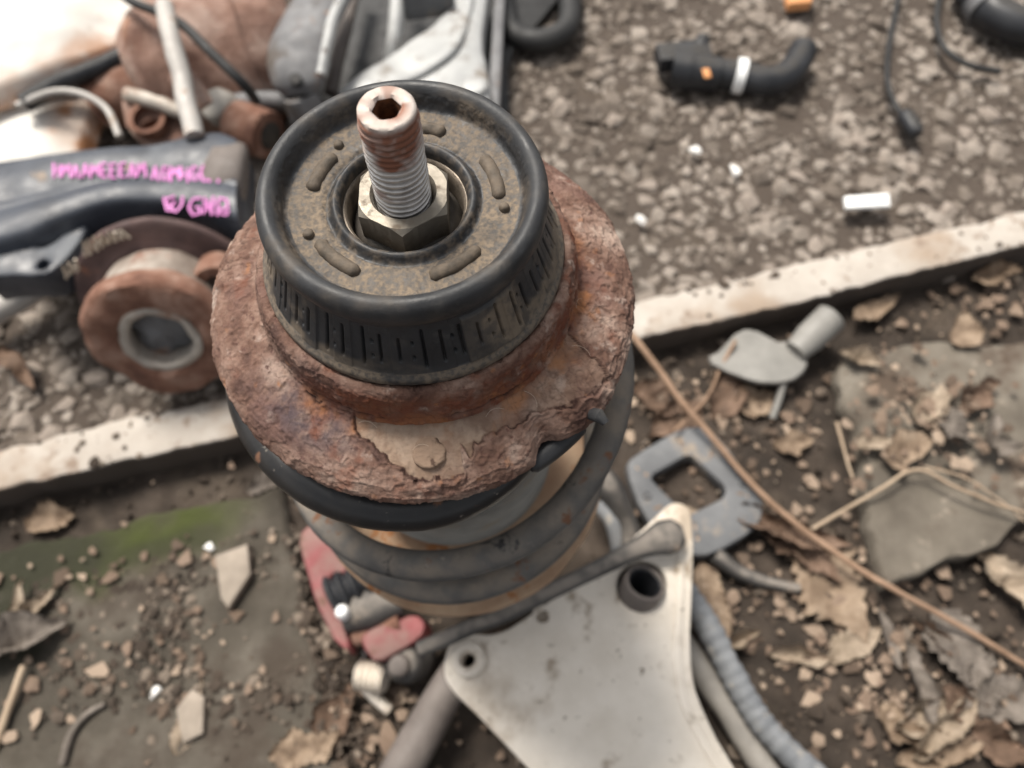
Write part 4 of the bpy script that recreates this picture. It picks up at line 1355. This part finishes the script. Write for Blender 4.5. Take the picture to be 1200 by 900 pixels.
# ------------------------------------------------------------------ hose with clamp on the gravel
hz = .040
hs_ = thing('clamped_hose', 'black rubber hose with a white clamp and bent end on the gravel', 'hose', base_of(at(865, 85, .02)))
P = path([(815, 84), (840, 86), (868, 89), (895, 95), (915, 92), (930, 80), (942, 58)], hz, 8)
part('hose_body', tube(P, .0145, 20), M['black'], hs_)
P2 = path([(788, 80), (812, 84), (842, 87)], hz + .002, 8)
part('connector', tube(P2, np.interp(np.linspace(0, 1, len(P2)), [0, .45, .5, 1], [.0185, .0185, .0172, .0165]), 22), M['black'], hs_)
g0 = at(800, 66, hz + .004)
part('connector_flange', rough(boxg(g0, (.055, .026, .020), .12, .003), .0015, 40), M['black'], hs_)
g0 = at(822, 52, hz + .008)
part('connector_port', tube(np.array([at(818, 66, hz), g0, at(825, 42, hz + .012)]), [.011, .0095, .006], 14), M['black'], hs_)


def band(c0, c1, r_, m, name, parent):
    d = c1 - c0
    ll = float(np.linalg.norm(d))
    part(name, lathe(np.array([(r_ - .001, 0), (r_ + .0015, .0006), (r_ + .0015, ll - .0006), (r_ - .001, ll)]), 26, c0, d, closed=True), m, parent)


band(at(861, 88, hz), at(873, 90, hz), .0158, M['white_plastic'], 'clamp', hs_)
part('orange_mark', boxg(at(828, 86, hz + .0195), (.007, .012, .002), .1, .0005), M['orange'], hs_)
cb_ = thing('black_cable', 'thin black cable ending in a plug on the gravel', 'cable', base_of(at(1045, 80, .03)))
part('wire', tube(path([(1062, -60), (1052, 0), (1042, 50), (1040, 95), (1050, 125), (1062, 140)], .034, 8), .0030, 10), M['black_wire'], cb_)
part('plug', tube(path([(1058, 132), (1066, 144), (1074, 158)], .036, 4), [.0050, .0078, .0085, .0085, .0085, .0085, .0085, .0080, .0060], 14), M['black'], cb_)
solo('black_wire', tube(path([(1108, -40), (1100, 0), (1098, 30), (1108, 58), (1135, 76), (1172, 84)], .036, 8), .0032, 10), M['black_wire'], 'loose black wire curving out from under the dark pipe', 'wire')
pp_ = thing('dark_pipe', 'dark grey curved pipe lying on the far gravel', 'pipe', base_of(at(1190, 15, .04)))
part('pipe_wall', tube(path([(1135, -20), (1150, 0), (1168, 18), (1195, 30), (1240, 36), (1300, 30)], .045, 8), .019, 20), M['black'], pp_)
part('pipe_collar', tube(path([(1150, 0), (1158, 10)], .045, 3), .0215, 20), M['grey_steel'], pp_)
# black ring of hose behind the alloy arm
solo('hose_ring', tube(path([(592, 12), (600, 38), (630, 48), (662, 36), (668, 8), (660, -30), (610, -40), (590, -15), (592, 12)], .038, 8), .0125, 14), M['black_wire'], 'ring of thick black hose lying on the gravel beyond the alloy arm', 'hose')

# ------------------------------------------------------------------ rusty hub on the left
HD = np.array([.12, -.93, .36])
HD /= np.linalg.norm(HD)
hc = at(188, 397, .105) - HD * .055
hub = thing('rusty_hub', 'rusty mount hub with dark flange and hollow bore leaning on the gravel', 'hub', base_of(hc))
part('flange_disc', rough(lathe(chaikin(np.array([(.020, -0.0035), (.0680, -0.0035), (.0725, -0.0018), (.0725, 0.0035), (.0690, 0.0053), (.055, 0.0063), (.050, 0.0088), (.020, 0.0088)]), 1), 72, hc, HD, closed=True), .0016, 30, 4), M['hub'], hub)
part('barrel', rough(lathe(chaikin(np.array([(.026, 0.0053), (.050, 0.0071), (.0505, 0.0177), (.0512, 0.0407), (.0520, 0.0442), (.026, 0.0442)]), 1), 72, hc, HD, closed=True), .0025, 30, 5), M['hub_worn'], hub)
part('rust_ring', rough(lathe(chaikin(np.array([(.029, 0.0407), (.0540, 0.0407), (.0560, 0.0442), (.0560, 0.0549), (.0525, 0.0594), (.034, 0.0611), (.029, 0.0584)]), 1), 72, hc, HD, closed=True), .0050, 34, 6), M['rust2'], hub)
part('bore_sleeve', rough(lathe(chaikin(np.array([(.0225, 0.0044), (.0225, 0.0566), (.024, 0.0597), (.0275, 0.0597), (.0305, 0.0584), (.0305, 0.0044)]), 1), 56, hc, HD, closed=True), .0042, 45, 7), M['worn'], hub)
part('bore_plug', rough(lathe(np.array([(0, 0.0460), (.012, 0.0470), (.0225, 0.0442), (.0225, 0.0177), (0, 0.0177)]), 40, hc, HD), .006, 50), M['grey_steel'], hub)
Bh = basis(HD)
for da, name in ((15, 'bolt_eye'),):
    c = hc + Bh @ np.array([.072 * math.cos(R(da)), .072 * math.sin(R(da)), .010])
    c = at(256, 322, .12)
    part(name, rough(lathe(np.array([(.007, -.008), (.016, -.008), (.017, .008), (.015, .012), (.007, .012)]), 32, c, HD, closed=True), .001, 60), M['rust2'], hub)


def strokes(segs, surf, wdt, name, m, parent, off=.0006):
    gs = []
    for sg in segs:
        P = np.array([surf(a, b) for a, b in resample(np.array(sg), .02)])
        gs.append(tube(P, wdt, 6))
    return part(name, join(gs), m, parent)


def disc_surf(a, b):      # a: angle deg on the disc, b: radius
    return hc + Bh @ np.array([b * math.cos(R(a)), b * math.sin(R(a)), .0085])


r4 = np.random.default_rng(12)
# chalk scribbles on the flange, read along its upper left rim
def disc_angle(px, py):
    # intersect the pixel ray with the disc plane
    o_ = np.array([0, 0, H])
    d_ = at(px, py, 0) - o_
    pc = hc + HD * .0074
    t_ = np.dot(pc - o_, HD) / np.dot(d_, HD)
    q_ = Bh.T @ (o_ + d_ * t_ - hc)
    return q_[:2]


def px_strokes(poly):
    P = []
    for a, b in poly:
        q_ = disc_angle(a, b)
        P.append(hc + Bh @ np.array([q_[0], q_[1], .0074]))
    return np.array(P)


gs = []
for sg in ([(100, 300), (98, 284), (104, 298)], [(106, 298), (103, 281), (112, 292)], [(114, 294), (110, 278), (117, 283), (113, 288)], [(120, 290), (118, 275), (126, 286)], [(128, 285), (127, 271), (134, 283)], [(136, 283), (134, 272), (141, 270), (141, 280)], [(144, 280), (142, 270), (152, 279)],
           [(78, 326), (74, 312), (82, 322)], [(84, 320), (80, 308), (88, 312), (84, 316), (91, 318)], [(92, 316), (88, 304)]):
    gs.append(tube(px_strokes(sg), .0013, 6))
part('chalk_marks', join(gs), M['gold'], hub)

# pale rod behind the hub
solo('pale_rod', rough(tube(path([(-60, 398, .05), (0, 362, .052), (40, 338, .053), (90, 305, .052)], None, 6), .0105, 16), .0006, 50), M['pale_tube'], 'pale grey steel rod poking out from behind the rusty hub', 'rod')

# ------------------------------------------------------------------ black control arm with pink marker writing
arm = thing('control_arm', 'black steel control arm marked with pink handwriting lying over the rusty hub', 'control arm', base_of(at(150, 220, .1)))
AZ = .135
top_px = [(-60, 190), (0, 184), (60, 176), (120, 170), (180, 166), (225, 155), (255, 150), (278, 158)]
bot_px = [(-60, 300), (0, 296), (60, 275), (120, 250), (180, 246), (225, 252), (255, 262), (280, 268)]
tp_ = catmull(np.array([at(a, b, AZ) for a, b in top_px]), 8)
bt_ = catmull(np.array([at(a, b, AZ) for a, b in bot_px]), 8)
nv = 49
prof_v = np.linspace(0, 1, nv)


def arm_pt(u_, v_):
    i = u_ * (len(tp_) - 1)
    a = np.array([np.interp(i, np.arange(len(tp_)), tp_[:, c]) for c in range(3)])
    b = np.array([np.interp(i, np.arange(len(bt_)), bt_[:, c]) for c in range(3)])
    p = a * (1 - v_) + b * v_
    # two swellings with a crease between them, falling away at both rims
    h = .006 * math.sin(math.pi * min(1, max(0, v_ / .60))) ** .7 + .007 * math.sin(math.pi * min(1, max(0, (v_ - .52) / .48))) ** .7
    edge = -.028 * (max(0, .10 - v_) / .10) ** 2 - .028 * (max(0, v_ - .90) / .10) ** 2
    return p + np.array([0, 0, h + edge])


nu = len(tp_)
AV = np.array([arm_pt(i / (nu - 1), v_) for i in range(nu) for v_ in prof_v])
BV_ = AV.copy()
BV_[:, 2] = AZ - .045 + fbm(AV, 20, 2, 3) * .003
V = np.vstack([AV, BV_])
n_ = len(AV)
F = [tuple(f) for f in grid_faces(nu, nv)]
F = F + [tuple(i + n_ for i in f[::-1]) for f in F]
ring = [i * nv for i in range(nu)] + [(nu - 1) * nv + j for j in range(1, nv)] + [i * nv + nv - 1 for i in range(nu - 2, -1, -1)] + [j for j in range(nv - 2, 0, -1)]
k_ = len(ring)
F += [(ring[i], n_ + ring[i], n_ + ring[(i + 1) % k_], ring[(i + 1) % k_]) for i in range(k_)]
part('arm_body', rough((V, F, {}), .0012, 30, 6), M['arm'], arm, angle=60)
# dusty rubber bush closing the right-hand end
bc = at(274, 210, AZ - .012)
bd = at(300, 206, AZ - .012) - at(250, 210, AZ - .012)
g = lathe(chaikin(np.array([(0, .010), (.020, .009), (.028, .006), (.031, 0), (.030, -.02), (0, -.02)]), 1), 40, (0, 0, 0), (0, 0, 1))
bb = basis(bd)
V = g[0] * np.array([1, 1, 1.2])
V = V @ np.stack([np.array([0, .98, .1]) * 1.05, np.array([.25, .0, .97]) * .72, bd / np.linalg.norm(bd)], 0)
part('end_bush', rough((V + bc, g[1], {}), .001, 60), M['rod_brown'], arm, angle=60)
# bracket lobe with two holes on the near left
lo = outline([(-30, 262), (30, 240), (70, 236), (100, 246), (104, 262), (88, 292), (66, 316), (48, 324), (0, 322), (-30, 330)], .128)
hl = [circle2(at(57, 268, .128), .0105, 22, .0165, -.2), circle2(at(50, 309, .128), .0038, 16)]
part('bracket_lobe', rough(prism(lo, .095, .128, hl, .004, 1), .0012, 30, 8), M['arm'], arm)
# lower flange, pinkish bare metal
part('lower_lip', rough(tube(path([(102, 268, .115), (125, 256, .116), (160, 254, .116), (200, 262, .114), (240, 270, .112), (275, 280, .108)], None, 6), .0095, 14, .6), .0012, 40), M['rust_pink'], arm)


def arm_px(px, py):
    """surface point of the arm seen at a pixel"""
    best = None
    z_ = AZ + .005
    for _ in range(6):
        p = at(px, py, z_)
        d2 = (AV[:, 0] - p[0]) ** 2 + (AV[:, 1] - p[1]) ** 2
        z_ = AV[np.argsort(d2)[:4], 2].mean()
    return at(px, py, z_ + .0008)


def letters(x0, x1, y0, y1, n, seed, slope=0):
    """hand-written capital-like strokes"""
    r_ = np.random.default_rng(seed)
    out = []
    w_ = (x1 - x0) / n
    pats = [[(0, 1), (.1, 0), (.45, .7), (.8, 0), (.95, 1)], [(.8, 0), (.1, 0), (.1, .5), (.7, .5), (.1, .5), (.1, 1), (.8, 1)], [(.1, 1), (.45, 0), (.8, 1), (.6, .55), (.3, .55)],
            [(.1, 1), (.1, 0), (.75, .1), (.75, .45), (.1, .5), (.8, 1)], [(.1, 0), (.1, 1), (.1, .5), (.8, .5), (.8, 0), (.8, 1)], [(.8, .1), (.3, 0), (.1, .5), (.3, 1), (.8, .9), (.8, .5), (.5, .5)]]
    for i in range(n):
        p = pats[r_.integers(len(pats))]
        P = []
        for a, b in p:
            X = x0 + w_ * (i + a * .95)
            P.append((X, y0 + (y1 - y0) * (b + r_.uniform(-.1, .1)) + slope * (X - x0)))
        out.append(P)
    return out


scrawl = [[(214, 230), (213, 240), (206, 249), (200, 243), (205, 236)], [(192, 231), (196, 247), (203, 246), (196, 238)], [(192, 234), (205, 230)],
          [(236, 232), (226, 233), (221, 243), (226, 252), (235, 250), (234, 243), (228, 243)], [(240, 231), (239, 251)], [(239, 242), (249, 240)], [(250, 230), (248, 252)],
          [(255, 253), (256, 232), (266, 234), (267, 244), (256, 246)], [(259, 250), (266, 252), (268, 246)], [(244, 234), (243, 248), (252, 236)]]
gs = []
for sg in letters(62, 172, 192, 208, 10, 3, -.010) + letters(177, 257, 193, 211, 7, 9, .03) + scrawl:
    P = np.array([arm_px(a, b) for a, b in resample(np.array(sg), 3.0)])
    if len(P) > 1:
        gs.append(tube(P, .00115, 6, .4))
part('marker_writing', join(gs), M['pink'], arm, label='two lines of pink marker handwriting')

# ------------------------------------------------------------------ scrap pile at the top left
def sheet(pts, z, bulge, th_, m, name, label, cat, seed, rust=None, rip=.004):
    """curved sheet metal over a polygon-ish quad: corners a b c d"""
    c = [at(p[0], p[1], p[2]) for p in pts]
    nu, nv = 60, 44
    uu, vv = np.meshgrid(np.linspace(0, 1, nu), np.linspace(0, 1, nv), indexing='ij')
    P = (c[0] * ((1 - uu) * (1 - vv))[..., None] + c[1] * (uu * (1 - vv))[..., None] + c[2] * (uu * vv)[..., None] + c[3] * ((1 - uu) * vv)[..., None])
    P[..., 2] += bulge * np.sin(np.pi * uu) * np.sin(np.pi * vv)
    Q = P.reshape(-1, 3)
    e = np.minimum.reduce([uu, 1 - uu, vv, 1 - vv]).ravel()
    D = np.stack([fbm(Q + 5 * i, 14, 4, seed + i) for i in range(3)], 1)
    Q = Q + D * rip * np.array([2.0, 2.0, 1.0])
    Q[:, 2] -= .012 * (1 - sstep(0, .05, e))
    ru = np.clip((1 - sstep(.0, .16, e + fbm(Q, 25, 4, seed + 9) * .14)) * .9, 0, 1)
    if rust is not None:
        for (px, py, zz, rad_) in rust:
            q_ = at(px, py, zz)
            ru = np.maximum(ru, 1 - sstep(.5, 1.1, np.hypot(Q[:, 0] - q_[0], Q[:, 1] - q_[1]) / rad_ + fbm(Q, 30, 3, seed + 8) * .5))
    n_ = len(Q)
    B = Q - np.array([0, 0, th_])
    F = [tuple(f) for f in grid_faces(nu, nv)]
    F = F + [tuple(i + n_ for i in f[::-1]) for f in F]
    ring = [i * nv for i in range(nu)] + [(nu - 1) * nv + j for j in range(1, nv)] + [i * nv + nv - 1 for i in range(nu - 2, -1, -1)] + [j for j in range(nv - 2, 0, -1)]
    k_ = len(ring)
    F += [(ring[i], n_ + ring[i], n_ + ring[(i + 1) % k_], ring[(i + 1) % k_]) for i in range(k_)]
    return solo(name, (np.vstack([Q, B]), F, {'rusty': np.r_[ru, ru]}), m, label, cat, angle=50)


sheet([(-60, 130, .10), (-70, -120, .14), (175, -70, .12), (176, 46, .09)], 0, .015, .004, M['white_paint'], 'body_panel', 'large white painted body panel with rusty edges on the scrap pile', 'panel', 20)
sheet([(-60, 260, .055), (-60, 122, .075), (118, 112, .062), (96, 205, .048)], 0, .012, .004, M['white_paint'], 'body_panel', 'smaller white panel with an orange rust patch under the large one', 'panel', 30, [(95, 150, .06, .035)])
stem('black_strip', [(28, 122, .088), (60, 100, .090), (100, 84, .094), (150, 62, .098), (195, 42, .10)], .0085, .0075, M['black'], 'black rubber strip along the lower edge of the large white panel', 'strip')
solo('grey_cable', tube(path([(20, 124, .09), (60, 108, .095), (95, 110, .095), (125, 128, .09), (140, 160, .085)], None, 8), .0032, 12), M['pale_tube'], 'thin grey cable looping over the smaller white panel', 'cable')

# rusty exhaust barrel
mu = thing('exhaust_barrel', 'rusty exhaust silencer barrel with a raised weld seam', 'silencer', base_of(at(250, 70, .05)))
g0, g1 = at(160, 100, .066), at(345, 48, .066)
d = g1 - g0
ll = float(np.linalg.norm(d))
q = [(.030, 0), (.048, .004), (.062, .018), (.066, .035), (.066, ll * .66), (.0665, ll * .665), (.070, ll * .68), (.070, ll * .70), (.066, ll * .715), (.064, ll * .9), (.050, ll), (.02, ll)]
part('barrel', rough(lathe(resample(np.array(q), .004), 72, g0, d), .0075, 16, 5), M['rust_pink'], mu, angle=60)
part('inlet_pipe', rough(tube(np.array([g0 - d * .25 + (0, 0, -.01), g0 - d * .05, g0 + d * .08]), [.028, .030, .032], 28), .002, 30), M['rust2'], mu)
sm = path([(238, 125, .118), (225, 105, .125), (205, 85, .13)], None, 6)
part('heat_shield_lip', rough(tube(sm, .010, 12, .4), .002, 40), M['rust_pink'], mu)
fg = thing('exhaust_flange', 'crumpled rusty exhaust flange in front of the barrel', 'flange', base_of(at(180, 135, .05)))
fo = outline([(142, 118), (160, 100), (195, 98), (222, 112), (228, 140), (212, 160), (175, 166), (150, 152)], .075)
part('flange_plate', tilt(rough(prism(fo, .060, .075, [circle2(at(178, 146, .075), .012, 22)], .003, 1), .006, 22, 9), at(180, 135, .07), (1, .2, 0), R(14)), M['rust_pink'], fg)
part('flange_pipe', rough(lathe(np.array([(.013, -.07), (.013, .012), (.0175, .012), (.018, -.07)]), 32, at(178, 146, .07), (.05, -.15, 1), closed=True), .002, 40), M['rust2'], fg)
part('flange_rib', rough(tube(path([(150, 112, .083), (180, 118, .088), (215, 132, .084)], None, 6), .007, 12), .002, 40), M['worn'], fg)
# pale tube across the barrel, black wire
solo('pale_tube', rough(tube(path([(193, 8, .155), (202, 50, .160), (214, 98, .150), (228, 160, .142)], None, 8), .0078, 14), .0012, 40), M['pale_tube'], 'slim pale tube leaning over the rusty barrel', 'tube')
solo('black_wire', tube(path([(120, -30, .15), (152, 0, .15), (185, 14, .15), (215, 30, .155), (248, 62, .155), (285, 98, .14), (300, 118, .11)], None, 8), .0042, 10), M['black_wire'], 'black wire draped across the rusty exhaust barrel', 'wire')

# grey pressed arm
ga = thing('pressed_arm', 'bent grey pressed steel arm beside the exhaust barrel', 'arm', base_of(at(360, 70, .05)))
ap = [(402, -40, .12), (378, 0, .118), (362, 30, .116), (352, 60, .112), (350, 90, .105), (352, 112, .095)]
P = path(ap, None, 8)
w = np.interp(np.linspace(0, 1, len(P)), [0, .3, .7, .9, 1], [.026, .027, .030, .024, .016])
g = tube(P, w, 20, .45)
part('arm_web', rough(g, .0016, 26), M['grey_steel'], ga, angle=60)
part('arm_rim', rough(tube(path([(412, -20, .125), (392, 18, .125), (384, 50, .12), (376, 88, .11)], None, 8), .0052, 10), .0008, 40), M['alloy2'], ga)
c = at(346, 92, .118)
part('hole_shade_disc', lathe(np.array([(0, .0006), (.005, .0008), (.0058, 0), (.0058, -.006)]), 20, c, (0, -.3, 1)), M['black'], ga)  # solid black disc stands in for the shade inside a hole
lt = P[-1]
part('arm_foot', rough(tube(np.array([lt, lt + (.006, -.012, -.03), lt + (.006, -.010, -.075)]), [.016, .018, .016], 16), .001, 40), M['grey_steel'], ga)

# bushed link with a rusty ring
rl_ = thing('bushed_link', 'rusty bushed ring on a dark link rod in front of the pressed arm', 'link', base_of(at(290, 150, .05)))
c = at(296, 152, .075)
part('bush_ring', rough(lathe(chaikin(np.array([(.012, -.020), (.021, -.020), (.0225, -.016), (.0225, .016), (.021, .020), (.012, .020)]), 1), 40, c, (.85, -.45, .1), closed=True), .001, 50), M['rust2'], rl_)
part('bush_core', rough(lathe(np.array([(0, -.024), (.0125, -.022), (.0125, .022), (.006, .024), (0, .024)]), 28, c, (.85, -.45, .1)), .0008, 50), M['dark_steel'], rl_)
c2 = at(262, 128, .078)
part('cap', rough(lathe(chaikin(np.array([(0, .016), (.012, .0155), (.0165, .011), (.017, -.014), (0, -.015)]), 1), 32, c2, (-.3, -.35, 1)), .001, 50), M['hose_tan'], rl_)
part('link_rod', tube(path([(268, 122, .075), (310, 118, .075), (345, 122, .07), (372, 135, .055), (385, 150, .03)], None, 6), .0090, 14), M['grey_steel'], rl_)

# cast alloy arm
aa = thing('cast_wishbone', 'pale cast alloy arm spreading towards the strut over an added dark shade sheet', 'arm', base_of(at(510, 60, .05)))
ao = outline([(538, -30), (576, -30), (570, 10), (566, 45), (574, 80), (578, 130), (520, 150), (420, 140), (388, 112), (410, 88), (448, 66), (495, 36), (526, 8)], .078)
part('arm_casting', rough(prism(ao, .040, .078, (), .008, 2), .003, 28, 5), M['alloy2'], aa)
part('arm_ridge', rough(tube(path([(552, -20, .080), (545, 20, .081), (530, 55, .081), (490, 85, .080), (440, 102, .078)], None, 6), .0055, 12, .5), .0015, 40), M['alloy2'], aa)
for px, py in ((430, 108), (556, 104)):
    c = at(px, py, .078)
    part('mount_boss', rough(lathe(chaikin(np.array([(.004, .004), (.010, .004), (.012, .002), (.013, -.076)]), 1), 24, (c[0], c[1], .080)), .0006, 60), M['alloy2'], aa)
solo('steel_strap', rough(boxg((at(583, 55, .05)[0], at(583, 55, .05)[1], .044), (.011, .20, .044), -.03, .002), .001, 30), M['grey_steel'], 'narrow grey steel strap standing along the alloy arm', 'strap')
solo('thin_bar', rough(tube(path([(470, -40, .085), (466, 0, .083), (462, 40, .078), (456, 80, .055)], None, 6), .0075, 12), .0006, 40), M['alloy2'], 'thin grey bar slanting behind the alloy arm', 'bar')
solo('brown_bar', rough(tube(path([(418, -30, .07), (408, 20, .066), (396, 70, .060), (388, 110, .05)], None, 6), .0070, 12), .0008, 40), M['rod_brown'], 'brown steel bar between the pressed arm and the alloy arm', 'bar')
to = outline([(372, -60), (700, -70), (640, 20), (596, 60), (594, 150), (430, 190), (352, 170)], .034)  # black sheet added to give the pile its dark shade
solo('pile_shade_sheet', rough(prism(to, .026, .034, (), .002, 1), .004, 14, 5), M['black_wire'], 'black plastic sheet added for the pile shade beneath the alloy arm', 'shade_sheet')
solo('blue_connector', rough(boxg(at(500, -4, .082), (.05, .03, .03), .2, .004), .002, 40), M['plastic'], 'blue grey connector block behind the thin bar', 'connector')
